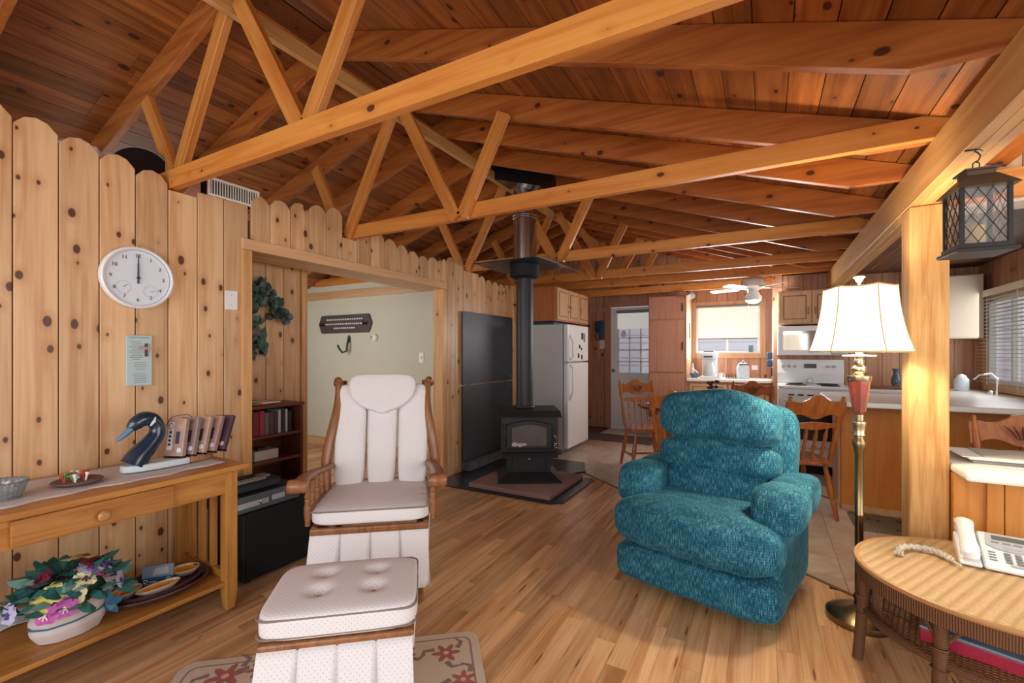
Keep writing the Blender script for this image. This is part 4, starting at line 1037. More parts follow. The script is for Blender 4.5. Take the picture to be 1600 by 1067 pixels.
# ------------------------------------------------------------------ range, microwave, cabinet above
rg = thing('kitchen_range', 'white electric range with black oven glass behind the dining chairs', 'stove', (.13, 5.70, 0))
MB().box(0, .65, .03, .63, .09, .895).build('body', APPL, rg, bevel=.005)
MB().box(.02, .63, .06, .63, 0, .088).build('plinth', BLKM, rg)
ov = MB().box(.005, .645, 0, .028, .28, .80).build('oven_door', APPL, rg, bevel=.006)
MB().box(.09, .56, -.004, .0, .36, .70).build('oven_window', BLKG, ov)
MB().tube([(.06, -.002, .765), (.08, -.04, .765), (.57, -.04, .765), (.59, -.002, .765)], .012, 8).build('oven_handle', APPL, ov, smooth=True)
MB().box(.005, .645, 0, .028, .10, .27).build('storage_drawer', APPL, rg, bevel=.006)
MB().prism([(0, .03), (.04, -.012), (.325, -.03), (.61, -.012), (.65, .03), (.65, .60), (0, .60)], 'xy', .896, .925).build('cooktop', APPL, rg, bevel=.008)
MB().box(.06, .59, -.016, -.010, .815, .85).build('vent_strip', APPL, rg)
for i in range(6): MB().box(.09+i*.085, .145+i*.085, -.0175, -.0162, .825, .84).build('vent_slot', BLKM, rg)
for x, y, r_ in ((.17, .18, .10), (.48, .18, .085), (.17, .44, .08), (.48, .44, .10)):
    MB().lathe([(0, .926), (r_, .926), (r_, .932), (0, .932)], 22, (x, y, 0)).build('burner', BLKM, rg, smooth=True)
pnl = MB().prism([(.60, .925), (.63, .925), (.63, 1.20), (.615, 1.20), (.585, 1.04)], 'yz', 0, .65).build('control_panel', APPL, rg, bevel=.006)
for i, x in enumerate((.06, .12, .18, .50, .56)): MB().lathe([(.016, 0), (.014, .018), (0, .018)], 12, (x, .596, 1.12), Euler((R(80), 0, 0)).to_matrix().to_4x4()).build('control_knob', LGREY, pnl, smooth=True)
MB().box(.27, .39, .592, .598, 1.10, 1.15).build('clock_display', BLKG, pnl)
tim = thing('kitchen_timer', 'small round timer standing on the range top', 'timer', (.455, 6.26, .926))
MB().lathe([(0, 0), (.03, 0), (.03, .016), (0, .016)], 18, (0, 0, .03), Euler((R(80), 0, 0)).to_matrix().to_4x4()).build('dial', LGREY, tim, smooth=True)
MB().lathe([(.022, .0165), (.022, .018), (0, .018)], 16, (0, 0, .03), Euler((R(80), 0, 0)).to_matrix().to_4x4()).build('face', WHITE, tim)
mw = thing('microwave', 'white over-the-range microwave with glossy door', 'microwave', (.13, 5.97, 1.25))
MB().box(0, .65, .03, .37, 0, .33).build('case', APPL, mw, bevel=.006)
mdr = MB().box(.003, .50, 0, .028, .005, .325).build('door', APPL, mw, bevel=.005)
MB().box(.05, .44, -.004, 0, .06, .27).build('door_glass', mat('mirror_glass', rgb(190, 188, 182), .06, metal=.6), mdr)
MB().tube([(.47, 0, .05), (.475, -.03, .07), (.475, -.03, .26), (.47, 0, .28)], .01, 6).build('handle', APPL, mdr, smooth=True)
MB().box(.503, .647, 0, .028, .005, .325).build('keypad', LGREY, mw, bevel=.004)
uc = thing('range_wall_cabinet', 'pale wooden wall cabinet above the microwave', 'wall cabinet', (.13, 6.02, 1.60))
MB().box(0, .65, .022, .32, 0, .38).build('carcass', CABP, uc, bevel=.003)
for i in range(2): framed_door('door', uc, Matrix.Translation((.01+i*.32, .02, .012)), .31, .355, CABP, 'r' if i == 0 else 'l', DKBRASS)
uw = thing('white_wall_cabinet', 'off-white wall cabinet in the kitchen corner right of the post', 'wall cabinet', (1.42, 6.0, 1.42))
SHADEDW = mat('shaded_white_laminate', rgb(200, 184, 160), .5)  # off-white darkened to tan, the corner's shade put into the colour
MB().box(0, .42, .022, .34, 0, .62).build('carcass', SHADEDW, uw, bevel=.003)
MB().box(.01, .41, 0, .02, .01, .61).build('door', SHADEDW, uw, bevel=.004)
bf = thing('blue_wall_rack', 'blue rack with small picture hanging left of the range', 'wall rack', (XS-.014, 6.75, 1.0))
for z0 in (.10, .20): MB().box(-.06, 0, -.05, .05, z0, z0+.085).build('pocket', BLUE, bf, bevel=.006)
MB().box(-.02, 0, -.05, .05, -.02, .085).build('picture', mat('tiny_picture', rgb(70, 60, 56), .6, noise_amt=.8, nscale=60), bf)
tag(MB().box(-.10, .10, 0, .02, -.06, .06).build('range_hand_towel', mat('towel_dark', rgb(58, 60, 58), .9), loc=(.66, 5.625, .70), bevel=.008), 'dark towel hanging from the oven handle', 'towel')
# ------------------------------------------------------------------ peninsula and corner counters
ORNG = wood('peninsula_panel', rgb(206, 134, 56), rgb(196, 120, 46), 2, fine=1.4, vary=.02, rough=.4)
pe = thing('peninsula_cabinet', 'orange wood breakfast peninsula behind lamp and post', 'peninsula', (.547, 4.58, 0))
MB().box(0, 1.34, .02, .54, .0, .868).build('carcass', CUPB, pe)
for i in range(3): MB().box(.002+i*.52, min(.518+i*.52, 1.34), 0, .019, .002, .866).build('back_panel', ORNG, pe, bevel=.002)
MB().box(.005, 1.34, -.012, -.001, 0, .045).build('kick_strip', CABP, pe)
MB().box(-.012, -.001, .03, .10, 0, .866).build('corner_strip', CABP, pe)
pw = []
for i in range(9): 
    a = R(180+90*i/8); pw.append((.45+.16+.16*math.cos(a), 4.22+.16+.16*math.sin(a)))
pw += [(1.89, 4.22), (1.89, 6.34), (.795, 6.34), (.795, 5.74), (1.32, 5.74), (1.32, 5.22), (.55, 5.22)]
for i in range(5):
    a = R(90+90*i/4); pw.append((.45+.1+.1*math.cos(a), 5.12+.1*math.sin(a)))
tag(MB().prism(pw, 'xy', .87, .91).build('kitchen_worktop', LAMW, bevel=.01), 'long white laminate worktop of peninsula and sink corner', 'worktop')
cc = thing('corner_base_cabinet', 'pale base cabinet in the kitchen corner right of the range', 'base cabinet', (.80, 5.78, 0))
MB().box(0, 1.08, .02, .55, .08, .868).build('carcass', CABP, cc)
MB().box(0, 1.08, .07, .55, 0, .08).build('toe_kick', BLKM, cc)
framed_door('door', cc, Matrix.Translation((.02, .018, .10)), .48, .74, CABP, 'l', DKBRASS)
sk = thing('sink_base_cabinet', 'pale base cabinet below the sink window', 'base cabinet', (1.36, 5.13, 0))
MB().box(.02, .53, 0, .64, .08, .868).build('carcass', CABP, sk)
MB().box(.07, .53, 0, .64, 0, .08).build('toe_kick', BLKM, sk)
framed_door('door', sk, Matrix.Translation((.018, .62, .10)) @ Matrix.Rotation(R(-90), 4, 'Z'), .60, .74, CABP, 'l', DKBRASS)
tag(MB().prism(rrect(.40, .26, .02), 'xy', 0, .02).build('cutting_board', wood('board_brown', rgb(140, 92, 60), rgb(116, 72, 46), 0, rough=.5), loc=(1.05, 5.95, .911)), 'brown cutting board on the counter left of the post', 'cutting board')
va = thing('counter_vase', 'slim dark blue pottery vase at the pine backsplash', 'vase', (1.22, 6.2, .911))
MB().lathe([(0, 0), (.03, 0), (.045, .04), (.047, .08), (.03, .13), (.025, .16), (.036, .20), (.03, .20), (.02, .16), (0, .15)], 18).build('vase_body', mat('slate_glaze', rgb(92, 100, 110), .2, noise_amt=.3, nscale=20), va, smooth=True)
jr = thing('white_jar', 'white lidded jar by the blind window in the kitchen corner', 'jar', (1.66, 5.95, .911))
MB().lathe([(0, 0), (.05, 0), (.055, .02), (.055, .11), (.04, .13), (0, .13)], 18).build('jar_body', mat('jar_white', rgb(206, 216, 222), .3), jr, smooth=True)
MB().lathe([(.04, .131), (.03, .15), (.012, .16), (0, .165)], 16).build('lid', WHITE, jr, smooth=True)
cj = thing('stacked_cups', 'two small white cups stacked near the post', 'cups', (1.45, 6.02, .911))
for i in range(2): MB().lathe([(0, i*.045), (.035, i*.045), (.04, i*.045+.042), (.036, i*.045+.042), (.03, i*.045+.006), (0, i*.045+.006)], 16).build('cup', WHITE, cj, smooth=True)
tag(MB().box(-.03, .03, 0, .006, -.05, .05).build('backsplash_outlet', LAMW, loc=(.92, YR-.0065, 1.14), bevel=.003), 'white outlet plate on the pine backsplash right of the range', 'outlet')
# faucet on the sink side
fc = thing('kitchen_faucet', 'chrome faucet under the blind window', 'faucet', (1.78, 5.55, .911))
MB().tube([(0, 0, 0), (0, 0, .14), (-.04, 0, .18), (-.12, 0, .17), (-.15, 0, .13)], .012, 8).build('spout', CHROME, fc, smooth=True)
MB().lathe([(0, 0), (.03, 0), (.03, .02), (.015, .03), (0, .03)], 14, (0, .1, 0)).build('handle', CHROME, fc, smooth=True)
# ------------------------------------------------------------------ desk by the post
dk = thing('white_desk', 'white laminate desk counter with orange cabinet right of the post', 'desk', (.776, 2.72, 0))
MB().box(0, 1.1, 0, .56, .712, .75).build('desk_top', LAMW, dk, bevel=.012)
MB().box(.0, 1.1, .16, .345, .0, .711).build('cabinet_body', wood('desk_cabinet', rgb(204, 138, 66), rgb(192, 122, 52), 2, fine=1.4, vary=.02, rough=.4), dk)
MB().box(.11, .165, .145, .159, 0, .711).build('stile', CABW, dk, bevel=.003)
MB().box(.17, .60, .148, .159, .06, .70).build('door', CABW, dk, bevel=.003)
MB().box(.61, 1.05, .148, .159, .06, .70).build('door', CABW, dk, bevel=.003)
PAPER = mat('paper_white', rgb(232, 226, 214), .8); PAPER2 = mat('paper_grey', rgb(176, 166, 152), .8)
for i, (x, y, w, h, a, m_, t_) in enumerate(((.10, .27, .62, .28, 2, PAPER2, .010), (.09, .26, .66, .26, -1, mat('magazine_dark', rgb(120, 112, 104), .6), .008), (.08, .25, .64, .27, 0, PAPER, .006), (.06, .26, .62, .26, 1.5, PAPER, .004), (.14, .28, .60, .24, -3, PAPER2, .003))):
    zz = .7505 + sum((.010, .008, .006, .004, .003)[:i]) + i*.0006
    tag(MB().box(0, w, 0, h, 0, t_).build('paper_stack' if i < 2 else 'paper_sheet', m_, loc=(.776+x, 2.72+y, zz), rot=(0, 0, R(a))),
        ['thick grey magazine at the bottom of the desk paper pile', 'dark magazine second from the bottom of the desk paper pile', 'white folder in the middle of the desk paper pile', 'cream sheet near the top of the desk paper pile', 'greyish sheet on top of the desk paper pile'][i], 'paper', 'papers on the desk')
# ------------------------------------------------------------------ dining table and chairs
dt = thing('dining_table', 'oval dark wood dining table behind the recliner', 'dining table', (-.42, 4.85, 0))
MB().lathe([(0, .715), (.97, .715), (1.0, .725), (1.0, .737), (.985, .745), (0, .745)], 48, sx=.75, sy=.46).build('table_top', DARKW, dt, smooth=True, ang=25)
MB().lathe([(.86, .64), (.88, .64), (.88, .714), (.86, .714)], 40, sx=.75, sy=.46).build('apron', DARKW, dt, smooth=True)
LEGP = [(.022, 0), (.026, .06), (.030, .10), (.026, .13), (.032, .16), (.030, .30), (.036, .42), (.030, .50), (.036, .515), (.030, .53), (.036, .545), (.03, .56), (.034, .57), (.034, .713)]
for sx in (-1, 1):
    for sy in (-1, 1): MB().lathe(LEGP, 14, (sx*.47, sy*.26, .001)).build('leg', MAPLE, dt, smooth=True)
chr0 = thing('dining_chair', '', 'chair', (0, 0, 0), 0, 'dining chairs around the oval table')
MB().sup((0, 0, .44), (.215, .205, .02), 5, 12, lambda o: Vector((o.x*(1-.12*(o.y/.2)), o.y, o.z - (.006*math.cos(o.x*7)*math.cos(o.y*7) if o.z > 0 else 0)))).build('seat', MAPLE, chr0, smooth=True, ang=60)
CL = [(.012, 0), (.014, .03), (.018, .10), (.022, .14), (.016, .155), (.022, .17), (.024, .24), (.019, .32), (.015, .42)]
def leg_tilt(x, y, sx, sy):
    a = Vector((x, y, .425)); b = Vector((x+sx*.06, y+sy*.06, .0)); d = (a-b); q = d.to_track_quat('Z', 'Y').to_matrix().to_4x4()
    return Matrix.Translation(b) @ q
for sx in (-1, 1):
    for sy in (-1, 1):
        MB().lathe(CL, 10, M=leg_tilt(sx*.15, sy*.14, sx, sy)).build('leg', MAPLE, chr0, smooth=True)
    MB().tube([(sx*.19, -.178, .155), (sx*.187, 0, .155), (sx*.19, .178, .155)], [.008, .013, .008], 8).build('stretcher', MAPLE, chr0, smooth=True)
MB().tube([(-.187, 0, .155), (0, 0, .158), (.187, 0, .155)], [.008, .014, .008], 8).build('cross_stretcher', MAPLE, chr0, smooth=True)
bp = lambda x, t: Vector((x*(1+.10*t), .165 + .13*t, .452 + .50*t))
for sx in (-1, 1):
    MB().tube([bp(sx*.175, t/10) for t in range(11)], [.017, .019, .022, .016, .020, .016, .019, .022, .018, .016, .012], 10).build('back_post', MAPLE, chr0, smooth=True)
for i in range(4):
    x = -.105+i*.07
    MB().tube([bp(x, t/10*.56) for t in range(11)], [.009, .010, .013, .011, .014, .009, .013, .015, .011, .009, .008], 8).build('spindle', MAPLE, chr0, smooth=True)
def slab(name, x0, x1, prof_lo, prof_hi, th, m, n=24):
    mb = MB(); F = []; B = []
    for i in range(n+1):
        u = -1+2*i/n; x = x1*u; yc = .012*(1-u*u)
        for lst, off in ((F, -th/2), (B, th/2)):
            row = []
            for z in (prof_lo(u), prof_hi(u)):
                t = (z-.452)/.50; row.append(mb.bm.verts.new((x, .165+.13*t + off + yc, z)))
            lst.append(row)
    for i in range(n):
        mb.bm.faces.new((F[i][0], F[i+1][0], F[i+1][1], F[i][1])); mb.bm.faces.new((B[i][0], B[i][1], B[i+1][1], B[i+1][0]))
        mb.bm.faces.new((F[i][1], F[i+1][1], B[i+1][1], B[i][1])); mb.bm.faces.new((F[i][0], B[i][0], B[i+1][0], F[i+1][0]))
    for i in (0, n): mb.bm.faces.new((F[i][0], F[i][1], B[i][1], B[i][0]))
    return mb.build(name, m, chr0, bevel=.004)
slab('mid_rail', 0, .18, lambda u: .71-.01*math.cos(u*3), lambda u: .755+.008*math.cos(u*3), .022, MAPLE)
cr = slab('crest_rail', 0, .215, lambda u: .80-.018*math.cos(u*6), lambda u: .935+.022*math.cos(u*5.2)+(.012 if abs(u) < .25 else 0)-.03*max(0, abs(u)-.8)*5, .022, MAPLE)
cv = MB()
for a0 in (-.05, -.025, 0, .025, .05):
    cv.tube([(a0*.4, .243, .825), (a0*.9, .254, .87), (a0*1.5, .262, .905)], [.002, .005, .002], 5)
cv.build('carved_leaves', mat('carving_dark', rgb(84, 44, 24), .6), cr)
chr0.location = (-1.17, 5.16, 0); chr0.rotation_euler = (0, 0, R(33)); chr0['label'] = 'dining chair beside the entry door at the left end of the table'
copy_tree(chr0, (-.60, 4.20, 0), R(168), 'dining chair on the near side of the table, half hidden left of the recliner')
copy_tree(chr0, (-.14, 5.44, 0), R(-4), 'dining chair on the far side of the table in front of the back counter')
copy_tree(chr0, (.205, 4.30, 0), R(207), 'dining chair with turned spindles between recliner and peninsula')
e_ = copy_tree(chr0, (1.24, 3.37, 0), R(-6), 'chair with carved crest behind the white desk'); e_.scale = (1.0, 1.0, .955)
# items on the dining table
vt = thing('table_bouquet', 'small dark bouquet in a vase on the dining table', 'vase', (-.44, 4.80, .746))
MB().lathe([(0, 0), (.03, 0), (.035, .05), (.02, .12), (.026, .15), (0, .145)], 14).build('vase_body', mat('vase_clear', rgb(150, 140, 132), .2), vt, smooth=True)
rg2 = random.Random(5)
for i in range(9):
    a = rg2.random()*6.28; r_ = rg2.uniform(.01, .06); h_ = rg2.uniform(.19, .26)
    MB().tube([(0, 0, .13), (r_*math.cos(a), r_*math.sin(a), h_)], .002, 4).ell((r_*math.cos(a), r_*math.sin(a), h_), (.02, .02, .014), 6).build('blossom', mat('dried_flower', rgb(86, 40, 44), .8) if i == 0 else bpy.data.materials['dried_flower'], vt, smooth=True)
pl = thing('place_dish', 'small white dish on the left end of the dining table', 'dish', (-.98, 4.80, .746))
MB().lathe([(0, 0), (.05, 0), (.085, .012), (.083, .016), (.05, .005), (0, .005)], 22).build('dish_shell', WHITE, pl, smooth=True)
# mats
tag(MB().prism(rrect(1.15, .55, .02), 'xy', .0, .008).build('door_mat', mat('mat_brown', rgb(96, 78, 66), .95, noise_amt=.4, nscale=16), loc=(-1.95, 6.70, 0)), 'dark patterned mat in front of the entry door', 'mat')
km = thing('peninsula_mat', 'patterned olive brown mat on the tiles at the peninsula', 'mat', (1.0, 4.30, 0))
MB().prism(rrect(.85, .42, .02), 'xy', .0, .007).build('mat_body', mat('mat_olive', rgb(112, 100, 78), .95, noise_amt=.2, nscale=80), km)
rg3 = random.Random(2)
for i in range(22):
    x, y, a = rg3.uniform(-.36, .36), rg3.uniform(-.15, .15), rg3.random()*6
    MB().tube([(x, y, .0075), (x+.04*math.cos(a), y+.04*math.sin(a), .0075), (x+.06*math.cos(a+.6), y+.06*math.sin(a+.6), .0075)], [.008, .012, .003], 6, sy=.05).build('leaf_motif', mat('mat_leaf', rgb(66, 56, 42), .95) if i == 0 else bpy.data.materials['mat_leaf'], km)
# ------------------------------------------------------------------ ceiling fan
cf = thing('ceiling_fan', 'white ceiling fan with light globe below the rear trusses', 'ceiling fan', (-.12, 6.12, 1.86))
FW = mat('fan_white', rgb(226, 224, 218), .35)
MB().lathe([(0, .318), (.05, .318), (.07, .30), (.11, .29), (.13, .27), (.135, .22), (.12, .19), (.08, .17), (.05, .165), (0, .165)], 28).build('motor', FW, cf, smooth=True)
MB().lathe([(.05, .165), (.055, .14), (.065, .12), (.09, .08), (.085, .04), (.05, .01), (0, 0)], 24).build('light_globe', mat('opal_glass', rgb(214, 222, 228), .25), cf, smooth=True)
for i in range(5):
    a = R(20+72*i); Mz = Matrix.Rotation(a, 4, 'Z')
    b_ = MB().prism([(.17, -.045), (.44, -.062), (.49, -.04), (.50, 0), (.49, .04), (.44, .062), (.17, .045)], 'xy', -.004, .004).build('blade', FW, cf)
    b_.matrix_local = Matrix.Translation((0, 0, .185)) @ Mz @ Matrix.Rotation(R(10), 4, 'X')
    k_ = MB().box(.08, .20, -.018, .018, -.004, .012).build('blade_bracket', FW, cf, bevel=.003); k_.matrix_local = Matrix.Translation((0, 0, .188)) @ Mz
for x_ in (-.05, .05): MB().tube([(x_, -.07, .06), (x_, -.07, -.08)], .002, 4).lathe([(0, -.10), (.006, -.10), (.006, -.08), (0, -.08)], 8, (x_, -.07, 0)).build('pull_chain', BRASS, cf)
fl_l = bpy.data.lights.new('kitchen_fill_light', 'POINT'); fl_l.energy = 26; fl_l.color = (1.0, .97, .93); fl_l.shadow_soft_size = .08  # added kitchen fill hung below the fan's unlit globe
fl_o = bpy.data.objects.new('kitchen_fill_light', fl_l); C.objects.link(fl_o); fl_o.parent = cf; fl_o.location = (0, 0, -.06)
sp = thing('spotlight', 'white clip spotlight high on the wall above the pantry edge', 'spotlight', (-.93, 6.90, 2.14))
MB().lathe([(.02, 0), (.04, .02), (.055, .09), (.05, .09), (.03, .02), (0, .015)], 18, (0, 0, 0), Euler((R(140), 0, R(20))).to_matrix().to_4x4()).build('lamp_head', FW, sp, smooth=True)
MB().tube([(0, 0, 0), (-.03, .04, .02), (-.07, .13, .025)], .008, 6).build('arm', BLKM, sp, smooth=True)
# wall phone and note left of the entry door
ph = thing('wall_telephone', 'blue wall telephone left of the entry door', 'telephone', (-2.50, YB-.022, 1.66))
MB().box(-.06, .0, -.03, 0, -.02, .16).build('handset', mat('deep_blue', rgb(36, 60, 84), .4), ph, bevel=.01)
MB().box(.01, .09, -.05, 0, -.15, .17).build('body', BLUE, ph, bevel=.01)
MB().tube([(-.03, -.02, -.02), (-.06, -.02, -.10), (-.03, -.02, -.17), (.03, -.02, -.15)], .006, 6).build('cord', BLKM, ph, smooth=True)
tag(MB().box(-.045, .045, 0, .004, -.07, .07).build('wall_note', PAPER, loc=(-2.45, YB-.0065, 1.42)), 'small cream note on the wall under the blue telephone', 'note')
# ------------------------------------------------------------------ things on the left wall
RY90 = Euler((R(90), 0, R(90))).to_matrix().to_4x4()      # local xy plane -> wall plane facing +X
WR = (R(90), 0, R(90))
ck = thing('wall_clock', 'round white wall clock showing twelve above the prayer plaque', 'clock', (XW+.002, 1.115, 1.665))
CKM = Euler(WR).to_matrix().to_4x4()
MB().lathe([(0, 0), (.150, 0), (.158, .012), (.158, .034), (.150, .040), (.143, .036), (.143, .026)], 48, M=CKM).build('rim', WHITE, ck, smooth=True, ang=30)
fc_ = MB().lathe([(0, .022), (.1425, .022)], 48, M=CKM).build('dial', mat('clock_face', rgb(222, 230, 240), .5), ck)
for n in range(1, 13):
    a = R(90-30*n)
    text('numeral', str(n), .026, DKTXT, fc_, (.023, .113*math.cos(a), .113*math.sin(a)), WR)
for dy, dz in ((-.062, -.052), (.055, -.065)):
    MB().tube([(.0235, dy+.031*math.cos(q*PI/14), dz+.031*math.sin(q*PI/14)) for q in range(28)], .0007, 4, closed=True).build('sub_dial', LGREY, fc_)
    MB().bar((.0237, dy, dz), (.0237, dy+.018, dz+.014 if dy < 0 else dz+.003), .0018, .0012).build('sub_hand', DKTXT, fc_)
MB().prism([(-.004, -.03), (.004, -.03), (.0035, .07), (0, .082), (-.0035, .07)], 'yz', .027, .0285).build('hour_hand', DKTXT, ck)
MB().prism([(-.0035, -.03), (.0035, -.03), (.0015, .118), (-.003, .118)], 'yz', .030, .0312).build('minute_hand', mat('hand_blue_grey', rgb(56, 74, 96), .4), ck)
MB().lathe([(0, .026), (.007, .026), (.007, .033), (0, .034)], 12, M=CKM).build('pivot', DKTXT, ck)
pq = thing('prayer_plaque', 'narrow pale blue plaque with small wooden cross below the clock', 'plaque', (XW+.002, 1.125, 1.24))
pb = MB().box(0, .014, -.055, .055, -.13, .13).build('plaque_board', mat('plaque_blue', rgb(186, 204, 206), .6), pq, bevel=.002)
INKB = mat('ink_blue_grey', rgb(120, 138, 146), .7)
rg4 = random.Random(9)
MB().tube([(.0146, -.044+i*.0022, .118+.0035*math.sin(i*1.3)) for i in range(40)], .0009, 4).build('script_heading', INKB, pb)
for i in range(24):
    zz = .098-i*.0092; w_ = rg4.uniform(.018, .034); c_ = -.012 if i < 11 else .004
    if i in (11, 17): continue
    MB().box(.0141, .0146, c_-w_, c_+w_*.9, zz-.0012, zz+.0012).build('printed_line', INKB, pb)
cx_ = MB().box(.0145, .022, .022, .034, .02, .088).build('cross_upright', mat('cross_dark', rgb(92, 70, 60), .6), pq)
MB().box(.0222, .027, .0, .055, .056, .070).build('cross_arm', mat('cross_light', rgb(186, 152, 128), .6), pq)
bpw = thing('blank_wall_plate', 'blank white plate on the pine wall beside the opening', 'wall plate', (XW+.001, 1.595, 1.60))
MB().prism(rrect(.075, .115, .006), 'yz', 0, .007).build('plate', WHITE, bpw, bevel=.002)
for zz in (-.03, .03): MB().lathe([(.003, 0), (.003, .001), (0, .001)], 8, (.0072, 0, zz), Euler((0, R(90), 0)).to_matrix().to_4x4()).build('screw', LGREY, bpw)
# air register and black round duct end on top of the wall
vr = thing('air_register', 'pale metal air register at the wall top under the first truss', 'air vent', (XW-.014, 1.622, 2.262), R(0))
vm = Matrix.Rotation(R(0), 4, 'Y')
MB().box(0, .012, -.155, .155, -.055, -.042).box(0, .012, -.155, .155, .042, .055).box(0, .012, -.155, -.142, -.042, .042).box(0, .012, .142, .155, -.042, .042).build('frame', LAMW, vr)
for i in range(18): MB().box(.001, .008, -.134+i*.0155, -.129+i*.0155, -.042, .042).build('louver', LAMW, vr)
MB().box(-.10, .0, -.14, .14, -.05, .05).build('duct_box', BLKM, vr)
du = thing('round_black_drum', 'black round drum end with thin silver rim behind the wall top', 'drum', (XW-.18, 1.215, 2.275))
DM = Euler((R(90), 0, R(70))).to_matrix().to_4x4()
MB().lathe([(0, 0), (.138, 0), (.14, .004)], 40, M=DM).build('drum_face', BLKG, du)
MB().lathe([(.14, .004), (.1435, .006), (.1435, -.006), (.138, -.01), (.138, -.12), (0, -.12)], 40, M=DM).build('drum_side', GREY, du, smooth=True)
MB().box(-.05, .05, -.18, .12, -.155, -.146).build('support_board', PINE_Y, du)
tag(MB().sup((0, 0, 0), (.05, .09, .05), 2.5, 10, wr(.02, 30, 30)).build('white_bundle', WHITE, loc=(XW-.12, .93, 2.27), smooth=True), 'crumpled white plastic bundle left of the black drum', 'bundle')
# ------------------------------------------------------------------ hall things
def leafmesh(w, l):
    mb = MB(); pts = [(0, 0), (.35*w, .25*l), (.5*w, .5*l), (.3*w, .82*l), (0, l), (-.3*w, .82*l), (-.5*w, .5*l), (-.35*w, .25*l)]
    c = mb.bm.verts.new((0, .45*l, .012)); vs = [mb.bm.verts.new((x, y, -.004*(abs(x) > .01))) for x, y in pts]
    for i in range(8): mb.bm.faces.new((c, vs[i], vs[(i+1) % 8]))
    return mb
iv = thing('hanging_ivy', 'dark green trailing ivy garland on the hall pine wall', 'plant', (-3.27, 2.02, 1.55))
IVY = [mat('ivy_dark', rgb(50, 74, 72), .5), mat('ivy_green', rgb(74, 108, 92), .5), mat('ivy_grey', rgb(96, 100, 100), .5)]
lms = [leafmesh(.055, .065).mesh('leaf', m_) for m_ in IVY]
rg5 = random.Random(21)
MB().tube([(0, -.12, .25), (.02, -.05, .22), (.02, .05, .15), (.02, .14, .05), (.02, .20, -.05)], .004, 5).build('vine', mat('vine_brown', rgb(70, 54, 44), .7), iv, smooth=True)
MB().tube([(0, -.12, .25), (.02, -.10, .05), (.02, -.06, -.15), (.02, -.05, -.3)], .004, 5).build('vine', bpy.data.materials['vine_brown'], iv, smooth=True)
MB().tube([(.02, .10, .10), (.02, .06, -.02), (.02, .02, -.06)], .003, 5).build('vine', bpy.data.materials['vine_brown'], iv, smooth=True)
for i in range(230):
    if i % 4 < 2: y, z = -.10+rg5.gauss(0, .06), .20-abs(rg5.gauss(0, .10))
    elif i % 4 < 3: t = rg5.random(); y, z = -.08+.05*t+rg5.gauss(0, .04), -.05-.25*t+rg5.gauss(0, .02)
    else: t = rg5.random(); y, z = -.02+.24*t+rg5.gauss(0, .015), .20-.26*t+rg5.gauss(0, .03)
    link_mesh('leaf', lms[rg5.choice((0, 0, 1, 1, 2))], iv, (rg5.uniform(.01, .08), y, z), (rg5.uniform(40, 130)*PI/180, rg5.uniform(-.6, .6), R(90)+rg5.uniform(-1, 1)), (rg5.uniform(.8, 1.3),)*3)
bk = thing('bookcase', 'small dark cherry bookcase in the hall behind the opening', 'bookcase', (-3.29, 1.62, 0))
for yy in (0, .60): MB().box(0, .24, yy, yy+.02, 0, .89).build('side_panel', CHERRY, bk)
for zz in (.04, .31, .50, .68): MB().box(.004, .235, .0205, .5995, zz, zz+.018).build('shelf', CHERRY, bk)
MB().box(-.0, .25, -.005, .625, .891, .911).build('top_panel', CHERRY, bk)
MB().box(.0, .004, .0205, .5995, .04, .89).build('back_panel', CHERRY, bk)
BKC = [(120, 28, 40), (168, 40, 62), (104, 98, 96), (92, 60, 56), (72, 56, 56), (196, 196, 190), (40, 46, 44), (188, 190, 186), (36, 40, 42)]
BKN = ['dark red thick book, leftmost of the visible hall books', 'crimson book second in the hall bookcase row', 'grey book right of the crimson one in the bookcase', 'brown book in the middle of the bookcase row', 'dark brown book right of the middle in the bookcase', 'pale book between dark books in the bookcase', 'black book right of the pale one in the bookcase', 'thin white book near the right end of the bookcase row', 'black book at the right end of the bookcase row']
yy = .26
for i, c3 in enumerate(BKC):
    w_ = (.045, .032, .034, .032, .028, .020, .030, .018, .03)[i]; h_ = (.165, .17, .155, .16, .15, .165, .16, .165, .15)[i]
    bo_ = thing('book', BKN[i], 'book', (-3.29+.07, 1.62+yy, .6985), group='books in the hall bookcase')
    bm_ = mat('book_cover_%d' % i, rgb(*c3), .5)
    MB().box(0, .13, .0005, .003, 0, h_).box(0, .13, w_-.003, w_-.0005, 0, h_).box(.127, .13, .003, w_-.003, 0, h_).build('cover', bm_, bo_)
    MB().box(.004, .126, .0032, w_-.0032, .003, h_-.004).build('pages', PAPER, bo_)
    yy += w_ + .003
pt = thing('wooden_platter', 'round brown wooden platter leaning on the bookcase top', 'platter', (-3.17, 1.93, .912))
MB().lathe([(0, 0), (.13, 0), (.15, .012), (.15, .018), (.12, .008), (0, .006)], 28).build('platter_disc', wood('platter_wood', rgb(168, 104, 62), rgb(140, 80, 44), 0), pt, smooth=True)
tag(MB().prism([(-.10, -.06), (.10, -.07), (.09, .07), (-.09, .05)], 'xy', 0, .006).build('loose_papers', PAPER, loc=(-3.10, 1.96, .93)), 'loose white papers on the bookcase top', 'papers')
tl = thing('beige_telephone_box', 'small beige electronic box on the middle bookcase shelf', 'box', (-3.17, 1.98, .5185))
MB().box(-.06, .08, -.09, .09, 0, .07).build('case', mat('beige_plastic', rgb(204, 194, 180), .5), tl, bevel=.008)
MB().box(-.03, .05, -.05, .02, .0705, .085).build('top_block', mat('dark_bit', rgb(52, 44, 44), .5), tl, bevel=.004)
